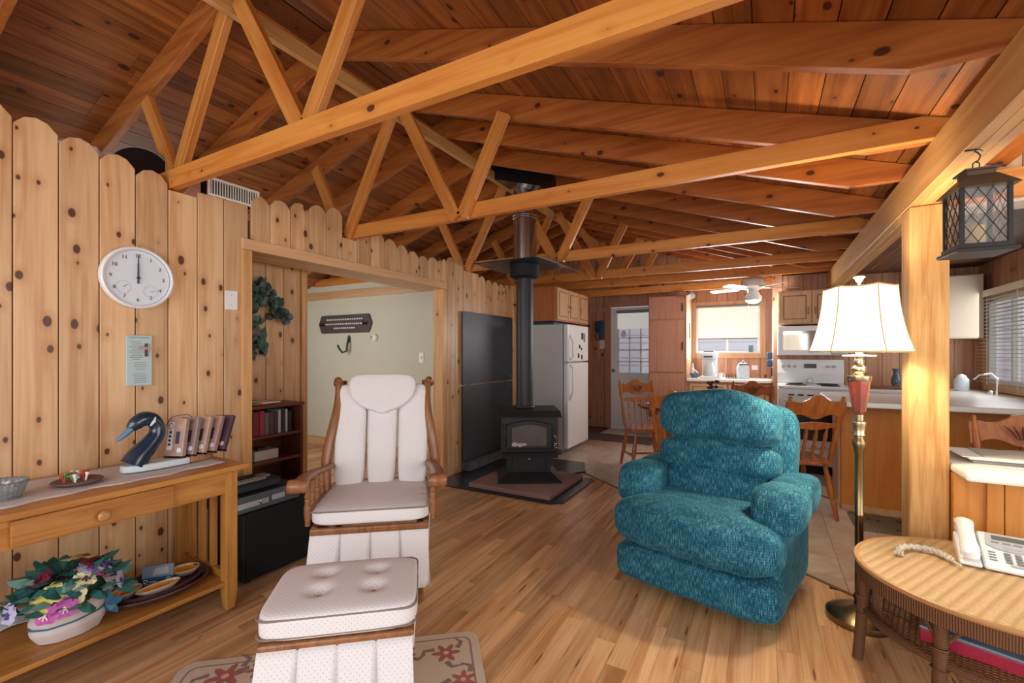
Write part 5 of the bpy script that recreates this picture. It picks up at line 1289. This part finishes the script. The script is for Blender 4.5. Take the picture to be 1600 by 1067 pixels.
tag(MB().prism(rrect(.12, .22, .01), 'xy', 0, .02).build('flat_gadget', GREY, loc=(-3.15, 1.90, .3285)), 'flat grey gadget on the lower bookcase shelf', 'gadget')
wpq = thing('hall_sign', 'long dark wooden sign with two pegs on the cream hall wall', 'sign', (-4.86, 4.198, 1.66))
MB().prism([(-.50, 0), (-.455, .105), (-.44, .12), (.44, .12), (.455, .105), (.50, 0), (.455, -.105), (.44, -.12), (-.44, -.12), (-.455, -.105)], 'xz', -.02, 0).build('board', mat('sign_dark', rgb(74, 66, 64), .6), wpq, bevel=.006)
for i, (w_, zz) in enumerate(((.34, .06), (.36, 0), (.20, -.055))):
    rgx = random.Random(i); x = -w_
    while x < w_:
        l_ = rgx.uniform(.015, .04); MB().box(x, min(w_, x+l_), -.0212, -.0201, zz-.010, zz+.010).build('letter_stroke', LTTXT, wpq); x += l_+.012
for sx in (-.40, .40): MB().tube([(sx, -.02, .0), (sx, -.06, -.02), (sx, -.075, .02)], .012, 8).build('peg', BLKM, wpq, smooth=True)
hk = thing('coat_hook', 'black iron hook below the hall sign', 'hook', (-4.78, 4.198, 1.40))
MB().prism([(.02*math.cos(i*PI/5), .05*math.sin(i*PI/5)+.06) for i in range(10)], 'xz', -.012, 0).build('plate', mat('iron_dark', rgb(56, 66, 62), .5), hk)
MB().tube([(0, -.01, .09), (.01, -.04, .0), (.0, -.05, -.10), (-.03, -.09, -.12), (-.06, -.12, -.06), (-.08, -.12, -.02)], .014, 8).build('prong', bpy.data.materials['iron_dark'], hk, smooth=True)
th_ = thing('thermostat_knob', 'small round white knob on the cream hall wall', 'thermostat', (-4.32, 4.199, 1.47))
MB().lathe([(0, 0), (.05, 0), (.05, .02), (.035, .03), (0, .032)], 20, M=Euler((R(90), 0, 0)).to_matrix().to_4x4()).build('dial', LAMW, th_, smooth=True)
MB().ell((-.03, -.03, .0), (.018, .02, .02), 8).build('button', CHROME, th_, smooth=True)
sw = thing('light_switch', 'cream light switch at the right end of the hall wall', 'light switch', (-3.56, 4.199, 1.22))
MB().box(-.035, .035, -.006, 0, -.06, .06).build('plate', LAMW, sw, bevel=.002)
MB().box(-.008, .008, -.014, -.0062, -.016, .016).build('toggle', WHITE, sw)
# ------------------------------------------------------------------ speaker and receivers
sb = thing('subwoofer', 'black cube subwoofer beside the console table', 'speaker', (-2.66, 1.72, 0))
MB().box(-.18, .17, -.26, .26, .015, .385).build('cabinet', BLKM, sb, bevel=.008)
MB().box(.171, .185, -.25, .25, .03, .375).build('grille', mat('grille_black', rgb(22, 22, 26), .9, bump=.3, nscale=300), sb, bevel=.006)
for sx in (-.14, .13):
    for sy in (-.22, .22): MB().lathe([(0, 0), (.02, 0), (.016, .0145), (0, .0145)], 10, (sx, sy, 0)).build('foot', BLKM, sb)
rc = thing('av_receiver', 'black receiver with silver dial on the subwoofer', 'receiver', (-2.64, 1.62, .386))
MB().box(-.14, .12, -.20, .20, .006, .095).build('case', BLK, rc, bevel=.003)
MB().box(.121, .128, -.20, .20, .006, .095).build('front_panel', mat('panel_slate', rgb(84, 92, 100), .4), rc, bevel=.002)
MB().box(.1282, .1292, -.185, .0, .03, .06).build('display', LGREY, rc)
MB().lathe([(.02, 0), (.02, .01), (.016, .014), (0, .014)], 18, (.1285, -.04, .05), Euler((0, R(90), 0)).to_matrix().to_4x4()).build('dial', CHROME, rc, smooth=True)
MB().box(.1282, .1292, .02, .10, .035, .065).build('label_strip', LGREY, rc)
for i in range(3): MB().box(.1282, .1295, .12+i*.024, .135+i*.024, .045, .065).build('button', WHITE, rc)
for sx in (-.1, .1):
    for sy in (-.17, .17): MB().box(sx-.01, sx+.01, sy-.01, sy+.01, 0, .006).build('foot', BLKM, rc)
vc = thing('media_player', 'black media player stacked on the receiver', 'media player', (-2.66, 1.585, .482))
MB().box(-.11, .09, -.15, .15, .004, .05).build('case', BLKM, vc, bevel=.004)
MB().box(.0905, .094, -.14, .14, .012, .040).build('front_panel', mat('panel_dark', rgb(54, 60, 66), .3), vc)
for sy in (-.12, .12): MB().box(-.08, .07, sy-.01, sy+.01, 0, .004).build('foot', BLKM, vc)
MB().box(-.03, .03, .06, .12, .0502, .062).build('top_vent', GREY, vc)
rmt = thing('silver_remote', 'silver remote control on the media player', 'remote', (-2.60, 1.56, .533))
MB().box(-.022, .022, -.09, .09, 0, .016).build('case', GREY, rmt, bevel=.005)
for i in range(6): MB().box(-.012, .012, -.07+i*.022, -.058+i*.022, .0162, .018).build('button', LGREY, rmt)
# ------------------------------------------------------------------ things on the console table
TZ = .7225
RUN = mat('lace_runner', rgb(204, 198, 198), .9, noise_amt=.12, nscale=60, bump=.3)
def runf(u, v):
    y = -.05 + 1.37*u; x = -2.79 + .40*v
    x += .010*math.sin(y*14)*(v) + .008*math.sin(y*37)*(v > .9)
    return Vector((x, y, TZ + .002 + .004*max(0, math.sin(y*9+v*3))*math.sin(v*PI)))
ro = MB().grid(runf, 90, 14).build('lace_runner', RUN, smooth=True); ro.modifiers.new('t', 'SOLIDIFY').thickness = .002
tag(ro, 'white lace runner along the console table top', 'table runner')
gs = thing('goose_holder', 'dark blue carved goose holder carrying small cards on the console table', 'goose figure', (-2.56, 1.14, TZ+.007))
GB = mat('goose_blue', rgb(24, 48, 66), .18, coat=.4); GW = mat('driftwood_white', rgb(206, 216, 220), .6, noise_amt=.15, nscale=40); GT = mat('goose_tan', rgb(168, 116, 84), .6, noise_amt=.2, nscale=40)
def hull(y0, y1): 
    p = []
    for i in range(13):
        y = -.195 + .39*i/12
        if y0-1e-4 <= y <= y1+1e-4: p.append((y, .062*math.sqrt(max(.04, 1-(abs(y)/.2)**2.6))))
    return [(w, y) for y, w in p] + [(-w, y) for y, w in reversed(p)]
MB().prism(hull(-.195, .065), 'xy', 0, .032).build('base_front', GW, gs, bevel=.008)
MB().prism(hull(.065, .195), 'xy', 0, .036).build('base_tail', GT, gs, bevel=.008)
npts = [(0, -.15, .03), (0, -.125, .07), (0, -.085, .115), (0, -.055, .16), (0, -.055, .20), (0, -.075, .232), (0, -.11, .238), (0, -.14, .218), (0, -.158, .196)]
def smooth_path(P, Rr, n):
    out, ro = [], []
    P = [Vector(p) for p in P]; m = len(P)-1
    for i in range(n+1):
        f = i/n*m; k = min(int(f), m-1); u = f-k
        p0, p1, p2, p3 = P[max(k-1, 0)], P[k], P[k+1], P[min(k+2, m)]
        out.append(.5*((2*p1)+(p2-p0)*u+(2*p0-5*p1+4*p2-p3)*u*u+(3*p1-p0-3*p2+p3)*u**3)); ro.append(Rr[k]+(Rr[k+1]-Rr[k])*u)
    return out, ro
MB().tube(*smooth_path(npts, [.054, .048, .040, .034, .031, .032, .035, .031, .019], 32), 18).build('neck', GB, gs, smooth=True)
MB().tube([(0, -.152, .205), (0, -.178, .178), (0, -.20, .158), (0, -.213, .148)], [.022, .018, .012, .004], 12, sy=.7).build('beak', mat('beak_slate', rgb(92, 128, 158), .35), gs, smooth=True)
for s in (-1, 1):
    MB().tube([(s*.027, -.072, .245), (s*.030, -.078, .225), (s*.028, -.092, .205)], [.004, .008, .004], 8).build('cheek_patch', mat('cheek_white', rgb(206, 218, 224), .5) if s < 0 else bpy.data.materials['cheek_white'], gs, smooth=True)
    MB().ell((s*.027, -.115, .235), (.004, .006, .006), 8).build('eye', BLKG, gs, smooth=True)
CARDC = [((176, 146, 128), (226, 226, 232)), ((150, 126, 120), (210, 222, 236)), ((184, 150, 132), (220, 220, 232)), ((168, 134, 120), (214, 208, 220)), ((84, 58, 72), (206, 180, 166))]
for i in range(5):
    cd = thing('snack_packet', 'printed card packet in the goose holder, %s from the goose neck' % ['first', 'second', 'third', 'fourth', 'last'][i], 'card packet', (-2.545+.004*i, 1.155+.047*i, TZ+.047), group='packets in the goose holder')
    cd.rotation_euler = (R(-9-3.5*i), 0, R(24))
    cb_, cw = CARDC[i]
    bd = MB().box(-.048, .048, -.012, .012, 0, .185).build('packet_body', mat('packet_%d' % i, rgb(*cb_), .35, noise_amt=.3, nscale=40), cd, bevel=.003)
    WM = mat('packet_print_%d' % i, rgb(*cw), .4)
    MB().box(-.040, -.012, -.0132, -.0122, .03, .165).build('pale_panel', WM, bd)
    MB().tube([(-.026+.011*math.cos(q*PI/8), -.0136, .145+.015*math.sin(q*PI/8)) for q in range(16)], .0016, 4, closed=True).build('oval_logo', DKTXT, bd)
    for q in range(4): MB().box(-.033, -.019, -.0138, -.0133, .05+q*.02, .062+q*.02).build('print_block', DKTXT, bd)
    MB().box(.004, .024, -.0132, -.0122, .06, .12).build('dark_panel', mat('packet_purple', rgb(72, 58, 92), .4) if i == 0 else bpy.data.materials['packet_purple'], bd)
    MB().lathe([(.012, 0), (.012, .001), (0, .001)], 14, (.028, -.0122, .03), Euler((R(90), 0, 0)).to_matrix().to_4x4()).build('round_seal', WM, bd)
    MB().box(-.05, .05, -.014, .014, -.008, -.0005).build('tray', BLKG, cd, bevel=.002)
MB().tube([(-.02, -.03, .16), (-.02, .02, .232), (-.02, .09, .236), (-.02, .12, .21)], .0016, 5).build('wire_hoop', BLKM, gs, smooth=True)
dsh = thing('pick_dish', 'round brown dish with white, green and red party picks on the runner', 'dish', (-2.54, .79, TZ+.008))
MB().lathe([(0, 0), (.07, 0), (.085, .01), (.08, .014), (0, .012)], 26).build('felt_disc', mat('felt_brown', rgb(120, 92, 80), .9), dsh, smooth=True)
PKM = [mat('pick_white', rgb(232, 232, 228), .5), mat('pick_green', rgb(80, 178, 84), .5), mat('pick_red', rgb(190, 62, 50), .5)]
rg6 = random.Random(4)
for i in range(18):
    a = rg6.uniform(0, 6.28); r_ = rg6.uniform(.01, .065); m_ = PKM[2] if i < 7 else PKM[(i % 2)]
    MB().lathe([(.003, 0), (.004, .018), (.0075, .030), (.0075, .034), (0, .035)], 8).build('party_pick', m_, dsh, loc=(r_*math.cos(a), r_*math.sin(a), .0135), rot=(rg6.uniform(-.4, .4), rg6.uniform(-.4, .4), 0))
GLS = mat('pressed_glass', rgb(196, 206, 210), .08, trans=.75)
gd = thing('glass_candy_dish', 'ribbed clear glass candy dish at the left end of the runner', 'glass dish', (-2.52, .565, TZ+.008))
gm = MB()
def gfn(u, v):
    a = 2*PI*u; t = v
    rr = (.055 + .02*t)*(1+.02*math.cos(26*a))
    return Vector((rr*math.cos(a), rr*math.sin(a), .002+.062*t))
go_ = MB().grid(gfn, 104, 4, cu=True).lathe([(0, .002), (.055, .002)], 40).build('bowl', GLS, gd, smooth=True, ang=20); go_.modifiers.new('t', 'SOLIDIFY').thickness = .004
for i in range(7):
    a = i*.9; MB().sup((.028*math.cos(a)*(i > 0), .028*math.sin(a)*(i > 0), .02+.012*(i % 3)), (.018, .012, .009), 4, 5, None, (0, .3*i, a)).build('wrapped_candy', WHITE if i % 2 else LAMW, gd, smooth=True)
# ------------------------------------------------------------------ things on the lower shelf
SHZ = .1485
fb = thing('flower_basket', 'white fabric basket of pansies with blue ribbon on the lower shelf', 'flower basket', (-2.47, .745, SHZ))
def sackf(u, v):
    a = 2*PI*u; rr = (.088 + .022*math.sin(v*PI*.9) - .012*math.exp(-((v-.55)/.08)**2))*(1+.02*math.sin(9*a+v*4))
    return Vector((rr*.8*math.cos(a), rr*1.12*math.sin(a), .002+.125*v + .012*v*math.sin(a)))
MB().grid(sackf, 48, 12, cu=True).lathe([(0, .004), (.086, .004)], 24, sx=.8, sy=1.1).build('sack', mat('sack_cloth', rgb(206, 194, 190), .9, bump=.2, nscale=40), fb, smooth=True, ang=80)
MB().tube([Vector((sackf(i/40, .55).x*1.03, sackf(i/40, .55).y*1.03, sackf(i/40, .55).z)) for i in range(40)], .008, 8, closed=True, sy=.35).build('ribbon', mat('ribbon_blue', rgb(60, 112, 138), .4), fb, smooth=True)
RB = bpy.data.materials['ribbon_blue']
for i in range(5):
    a = i*1.256; lf = leafmesh(.04, .06).mesh('bow_loop', RB); link_mesh('bow_loop', lf, fb, (.055, .095, .075), (R(70), a, R(40)))
MB().lathe([(0, .09), (.085, .10), (.105, .15), (.085, .20), (.04, .225), (0, .23)], 20, sx=.8, sy=1.1).build('filler_moss', mat('moss', rgb(40, 66, 58), .95), fb, smooth=True)
LFG = [mat('leaf_teal', rgb(44, 104, 100), .45), mat('leaf_green', rgb(64, 122, 112), .45), mat('leaf_pale', rgb(120, 160, 150), .5)]
lfm = [leafmesh(.062, .085).mesh('leaf', m_) for m_ in LFG]
rg7 = random.Random(31)
for i in range(95):
    a = rg7.uniform(0, 6.28); e_l = rg7.uniform(0, 1.45); rr = .115
    p = Vector((rr*.85*math.cos(a)*math.cos(e_l*.8), rr*1.2*math.sin(a)*math.cos(e_l*.8), .13+.11*math.sin(e_l)))
    link_mesh('leaf', rg7.choice(lfm), fb, p, (rg7.uniform(-.5, .9), rg7.uniform(-.5, .5), a-PI/2), (rg7.uniform(.75, 1.15),)*3)
def pansy(m1, m2, r):
    mb = MB()
    for i in range(5):
        a = i*1.2566+.3; c = mb.bm.verts.new((r*.48*math.cos(a), r*.48*math.sin(a), .004)); n_ = 9
        vs = [mb.bm.verts.new((r*(.48*math.cos(a)+.5*math.cos(q*2*PI/n_)), r*(.48*math.sin(a)+.5*math.sin(q*2*PI/n_)), .001+.004*math.sin(q*1.9+i))) for q in range(n_)]
        for q in range(n_): mb.bm.faces.new((c, vs[q], vs[(q+1) % n_]))
    me1 = mb.mesh('petals', m1)
    mb = MB()
    for i in range(3):
        a = 3.6+i*.8; mb.tube([(0, 0, .007), (r*.45*math.cos(a), r*.45*math.sin(a), .007)], [.002, .0035], 5)
    mb.ell((0, 0, .006), (r*.14, r*.14, .004), 6)
    return me1, mb.mesh('flower_eye', m2)
PC = [((236, 226, 178), (84, 60, 70)), ((226, 204, 104), (90, 66, 60)), ((196, 92, 170), (238, 226, 232)), ((112, 116, 176), (220, 214, 232)), ((128, 38, 62), (60, 20, 34)), ((196, 190, 222), (90, 80, 140))]
PM = [pansy(mat('petal_%d' % i, rgb(*p), .6), mat('eye_%d' % i, rgb(*q), .6), .042) for i, (p, q) in enumerate(PC)]
for (k_, az, elv, rr) in ((0, 10, 45, .135), (1, -35, 35, .135), (1, -50, 20, .13), (2, -20, 8, .135), (2, -42, 2, .13), (3, 60, 40, .14), (3, 75, 30, .145), (5, 55, 15, .15), (4, 50, 65, .15), (4, 110, 60, .14), (0, -10, 22, .13), (5, 30, 60, .14), (0, 150, 78, .15), (4, -80, 55, .14), (5, -75, 12, .17), (3, 85, 50, .15), (2, 40, 50, .14), (1, 100, 75, .155)):
    a, e_l = R(az), R(elv)
    n_ = Vector((math.cos(e_l)*math.cos(a), math.cos(e_l)*math.sin(a), math.sin(e_l)))
    p = Vector((n_.x*rr*.98, n_.y*rr*1.12, .135+n_.z*rr*1.0))
    q = n_.to_track_quat('Z', 'Y').to_euler()
    o_ = link_mesh('pansy', PM[k_][0], fb, p, q); link_mesh('flower_eye', PM[k_][1], o_)
ty = thing('serving_tray', 'oval dark wooden serving tray with three orange glazed dishes on the lower shelf', 'tray', (-2.515, 1.075, SHZ), R(4))
TRW = wood('tray_wood', rgb(96, 66, 66), rgb(72, 46, 48), 1, rough=.25, vary=.02)
MB().lathe([(0, .002), (.75, .002), (.92, .018), (1.0, .035), (.985, .04), (.90, .024), (.74, .012), (0, .012)], 48, sx=.155, sy=.215).build('tray_body', TRW, ty, smooth=True, ang=60)
MB().lathe([(0, .0125), (.9, .0125), (1.0, .05), (.97, .052), (.88, .018), (0, .016)], 40, sx=.135, sy=.19).build('inner_tray', TRW, ty, smooth=True, ang=60)
ORG = mat('orange_glaze', rgb(228, 140, 30), .12, noise_amt=.35, nscale=35, coat=.6); ORIM = mat('dish_rim', rgb(196, 178, 160), .25)
for (x, y, a, sx, sy) in ((-.03, -.115, 20, .05, .062), (.055, -.03, -6, .036, .09), (-.02, .125, -30, .052, .065)):
    ob = MB().lathe([(0, .022), (.7, .024), (1.0, .052), (.96, .055), (.9, .045)], 30, sx=sx, sy=sy).build('dish_shell', ORIM, ty, smooth=True, ang=60, loc=(x, y, 0), rot=(0, 0, R(a)))
    MB().lathe([(0, .030), (.66, .030), (.9, .046)], 30, sx=sx, sy=sy).build('glaze_pool', ORG, ob, smooth=True)
bc = thing('blue_card_box', 'small blue grey brochure with white lettering standing in the tray', 'brochure', (-2.548, 1.085, SHZ+.022))
bc.rotation_euler = (R(-8), 0, R(52))
bb = MB().box(-.062, .062, -.008, .008, 0, .088).build('box_body', mat('brochure_grey', rgb(112, 128, 142), .3), bc, bevel=.001)
MB().box(-.0615, .0615, -.0092, -.0083, .001, .034).build('blue_band', mat('brochure_blue', rgb(24, 66, 104), .3), bb)
MB().prism([(-.02, .042), (.045, .046), (.04, .078), (-.01, .074)], 'xz', -.0092, -.0083).build('photo_patch', mat('brochure_photo', rgb(160, 168, 176), .4, noise_amt=.3, nscale=60), bb)
text('lettering', 'D', .024, WHITE, bb, (-.046, -.0096, .019), (R(90), 0, 0))
text('lettering', 'uteau', .014, WHITE, bb, (-.018, -.0096, .016), (R(90), 0, 0))
MB().tube([(-.052, -.0095, .006), (0, -.0095, .008), (.055, -.0095, .013)], .0009, 4).build('white_rule', WHITE, bb)
MB().tube([(.032, -.0095, .020), (.042, -.0095, .026), (.052, -.0095, .025), (.048, -.0095, .019), (.04, -.0095, .017)], .0016, 4).build('swoosh_mark', WHITE, bb)
wcl = MB().grid(lambda u, v: Vector((-2.80+.10*v, .42+.62*u, SHZ+.004+.03*(1-v)**2+.006*math.sin(u*22))), 40, 8).build('folded_cloth', mat('pale_cloth', rgb(206, 214, 222), .9), smooth=True); wcl.modifiers.new('t', 'SOLIDIFY').thickness = .003
tag(wcl, 'pale cloth lying along the back of the lower shelf', 'cloth')
# ------------------------------------------------------------------ telephone and braided rope on the wicker table
te = thing('desk_telephone', 'white desk telephone with display on the wicker table', 'telephone', (.815, 2.575, WZ+.006), R(-10))
TW = mat('phone_white', rgb(238, 238, 236), .3)
# wedge body: front low, rear high; x right, y to the rear
MB().prism([(-.11, 0), (.12, 0), (.12, .085), (.09, .09), (-.11, .022)], 'yz', -.04, .15).build('base', TW, te, bevel=.01)
MB().prism([(-.11, 0), (.12, 0), (.12, .07), (-.11, .016)], 'yz', -.11, -.042).build('cradle', TW, te, bevel=.008)
sl = math.atan2(.068, .20)
FM = Matrix.Translation((.055, -.11, .0235)) @ Matrix.Rotation(sl, 4, 'X')      # keypad plane: local x, y along the slope
def fpart(mb, name, m, **k):
    o = mb.build(name, m, te, **k); o.matrix_local = FM; return o
fpart(MB().prism([(-.078, .125), (-.07, .205), (.075, .205), (.085, .125), (.05, .105), (0, .097), (-.045, .105)], 'xy', .0, .006), 'display_bezel', LGREY, bevel=.002)
fpart(MB().box(-.055, .055, .160, .188, .0062, .0075), 'lcd_screen', mat('lcd_dark', rgb(92, 98, 94), .2))
for i in range(4): fpart(MB().prism([(a-.048+i*.032, b+.142) for a, b in rrect(.024, .006, .0028)], 'xy', .0062, .009), 'soft_key', GREY)
fpart(MB().prism([(a+.0, b+.118) for a, b in rrect(.05, .016, .007)], 'xy', .0062, .009), 'navigation_key', LGREY)
for i in range(3):
    for j in range(4): fpart(MB().prism([(a-.022+i*.03, b+.082-j*.0165) for a, b in rrect(.020, .010, .0048)], 'xy', 0, .0045), 'number_key', GREY)
for j in range(4): fpart(MB().prism([(a-.065, b+.082-j*.0165) for a, b in rrect(.022, .005, .002)], 'xy', 0, .003), 'function_key', GREY)
for j in range(4): fpart(MB().prism([(a+.072, b+.075-j*.0165) for a, b in rrect(.018, .007, .003)], 'xy', 0, .003), 'memory_key', GREY)
fpart(MB().prism([(a, b+.014) for a, b in rrect(.042, .009, .004)], 'xy', 0, .004), 'hold_key', LGREY)
hs_ = MB().tube([(-.077, -.115, .048), (-.077, -.085, .064), (-.077, -.02, .082), (-.077, .05, .106), (-.077, .105, .116), (-.077, .13, .105)], [.022, .030, .026, .026, .033, .026], 14, sy=.62).build('handset', TW, te, smooth=True)
MB().lathe([(0, 0), (.028, 0), (.030, .02), (0, .022)], 16, (-.077, -.095, .035)).build('mouthpiece', TW, hs_, smooth=True)
MB().lathe([(0, 0), (.028, 0), (.030, .02), (0, .022)], 16, (-.077, .10, .078)).build('earpiece', TW, hs_, smooth=True)
rp_ = thing('braided_rope', 'braided white rope tassel lying on the wicker table', 'rope', (.0, .0, WZ+.008))
RPM = striped('rope_white', rgb(226, 220, 208), rgb(186, 174, 156), .006, 'X', 2, .9, .5)
cpts = [Vector((.492, 2.46, .008)), Vector((.515, 2.525, .012)), Vector((.570, 2.565, .010)), Vector((.620, 2.555, .010)), Vector((.655, 2.515, .008)), Vector((.664, 2.465, .008))]
def cr_(t):
    n_ = len(cpts)-1; f = t*n_; i = min(int(f), n_-1); u = f-i
    p0, p1, p2, p3 = cpts[max(i-1, 0)], cpts[i], cpts[i+1], cpts[min(i+2, n_)]
    return .5*((2*p1)+(p2-p0)*u+(2*p0-5*p1+4*p2-p3)*u*u+(3*p1-p0-3*p2+p3)*u**3)
for s_ in range(3):
    pts = []
    for i in range(60):
        t = .12+.80*i/59; c_ = cr_(t); d_ = (cr_(min(1, t+.01))-cr_(max(0, t-.01))).normalized(); sd_v = Vector((-d_.y, d_.x, 0)); ph_ = t*26+s_*2.094
        pts.append(c_ + sd_v*.0075*math.sin(ph_) + Vector((0, 0, .004+.004*math.sin(2*ph_))))
    MB().tube(pts, .0062, 6).build('strand', RPM, rp_, smooth=True)
tf = MB(); rg8 = random.Random(8); p0_ = cr_(.13); p1_ = cr_(0)
for i in range(60): 
    e_v = p1_ + Vector((rg8.uniform(-.018, .018), rg8.uniform(-.014, .014), rg8.uniform(-.006, .004)))
    tf.tube([p0_+Vector((0, 0, .004)), (p0_+e_v)/2+Vector((rg8.uniform(-.006, .006), 0, .003)), e_v], .0012, 4)
tag(tf.build('tassel_fringe', RPM, rp_), kind='stuff')
MB().tube([cpts[-1]+Vector((-.004, .012, .004)), cpts[-1]+Vector((.004, -.012, .002)), cpts[-1]+Vector((.016, -.024, 0))], .005, 6).build('knot_end', RPM, rp_, smooth=True)
# ------------------------------------------------------------------ things on the wicker shelf
SHT = SZ+.0045
def rotbox(name, label, cat, loc, rz, size, m, **k):
    t = thing(name, label, cat, loc, rz); return t
bx = thing('red_box', 'red patterned flat box with grey lid on the wicker shelf', 'box', (.75, 2.23, SHT), R(-22))
MB().box(-.22, .22, -.12, .12, 0, .045).build('box_body', mat('red_pattern', rgb(176, 32, 62), .5, noise_amt=.35, nscale=90), bx, bevel=.003)
MB().box(-.222, .222, -.122, .122, .0455, .056).build('lid', mat('grey_lid', rgb(128, 142, 156), .35), bx, bevel=.003)
bg_ = tag(MB().sup((0, 0, 0), (.10, .07, .02), 3, 10, wr(.012, 25, 25)).build('plastic_bag', mat('bag_blue', rgb(128, 156, 182), .25), loc=(.66, 2.22, SHT+.082), smooth=True), 'crumpled pale blue plastic wrapper on the red box', 'wrapper')
rm = thing('black_remote', 'long black remote control resting on the red box', 'remote', (.80, 2.17, SHT+.058), R(28))
MB().box(-.024, .024, -.10, .10, 0, .020).build('case', BLKG, rm, bevel=.006)
for i in range(7):
    for j in range(3): MB().box(-.016+j*.012, -.008+j*.012, -.08+i*.022, -.068+i*.022, .0202, .022).build('button', GREY, rm)
mgz = tag(MB().prism([(-.12, -.10), (.12, -.10), (.12, .10), (-.12, .10)], 'xy', 0, .006).build('magazine', mat('magazine_rose', rgb(178, 110, 118), .5, noise_amt=.4, nscale=25), loc=(.98, 2.40, SHT+.057), rot=(0, 0, R(15))), 'pinkish magazine at the rear of the wicker shelf', 'magazine')
# ------------------------------------------------------------------ lantern
LM = mat('lantern_black', rgb(40, 36, 32), .5, metal=.4); LGL = mat('lantern_glass', rgb(255, 250, 244), .05, trans=.95); LTOP = mat('lantern_bronze', rgb(84, 64, 48), .45, metal=.3)
la = thing('hanging_lantern', 'black lantern with diamond lattice glass hanging from the beam', 'lantern', (.652, 2.20, 1.632), R(5)); la.scale = (.75, .75, 1.05)
H = .082
MB().box(-.108, .108, -.108, .108, -.006, .006).build('bottom_plate', LM, la, bevel=.003)
MB().prism([(-H-.012, -H-.012), (H+.012, -H-.012), (H+.012, H+.012), (-H-.012, H+.012)], 'xy', .0062, .022).build('lower_frame', LM, la)
for sx in (-1, 1):
    for sy in (-1, 1): MB().box(sx*H-.008, sx*H+.008, sy*H-.008, sy*H+.008, .0222, .205).build('corner_bar', LM, la)
rfm = MB(); lo = [rfm.bm.verts.new((sx*.112, sy*.112, .206)) for sx, sy in ((-1, -1), (1, -1), (1, 1), (-1, 1))]; hi = [rfm.bm.verts.new((sx*.055, sy*.055, .252)) for sx, sy in ((-1, -1), (1, -1), (1, 1), (-1, 1))]
for i in range(4): rfm.bm.faces.new((lo[i], lo[(i+1) % 4], hi[(i+1) % 4], hi[i]))
rfm.bm.faces.new(hi); rfm.bm.faces.new(lo[::-1]); rfm.build('roof', LTOP, la)
MB().box(-.05, .05, -.05, .05, .2525, .268).box(-.062, .062, -.062, .062, .2682, .274).build('cap', LTOP, la)
MB().tube([(0, 0, .274), (.012, 0, .285), (.012, 0, .30), (0, 0, .308), (-.012, 0, .30), (-.012, 0, .285)], .0028, 6, closed=True).build('ring', LM, la, smooth=True)
MB().tube([(0, 0, .303), (.010, 0, .312), (.016, 0, .325), (.006, 0, .336), (-.006, 0, .343), (.0, 0, .3495)], .0032, 6).build('hook', LM, la, smooth=True)
for k_ in range(4):
    Mk = Matrix.Rotation(R(90*k_), 4, 'Z')
    g_ = MB().box(-H+.008, H-.008, -H-.001, -H+.001, .0225, .205).build('glass_pane', LGL, la); g_.matrix_local = Mk
    W0, W1, Z0, Z1 = -H+.008, H-.008, .0225, .205
    for i in range(-4, 5):
        for sg in (1, -1):
            # line z = zc + sg*1.15*x
            zc = (Z0+Z1)/2 + i*.058; seg = []
            pts = []
            for x in (W0, W1):
                z = zc + sg*1.15*x
                if Z0 <= z <= Z1: pts.append((x, z))
            for z in (Z0, Z1):
                x = sg*(z-zc)/1.15
                if W0 < x < W1: pts.append((x, z))
            if len(pts) >= 2:
                (xa, za), (xb, zb_) = pts[0], pts[1]
                if abs(xa-xb)+abs(za-zb_) < .02: continue
                MB().bar((xa, -H-.002, za), (xb, -H-.002, zb_), .0028, .0022).build('lead_strip', LM, g_)
MB().lathe([(0, .023), (.03, .023), (.03, .09), (.004, .093), (.003, .105), (0, .105)], 18).build('candle', mat('candle_wax', rgb(222, 196, 126), .5), la, smooth=True)
hkl = thing('beam_hook', 'small black iron hook screwed under the beam above the lantern', 'hook', (.652, 2.20, 1.999))
MB().tube([(-.03, 0, -.001), (.01, 0, -.004), (.018, 0, -.012)], [.008, .006, .003], 6, sy=.3).build('plate', LM, hkl, smooth=True)
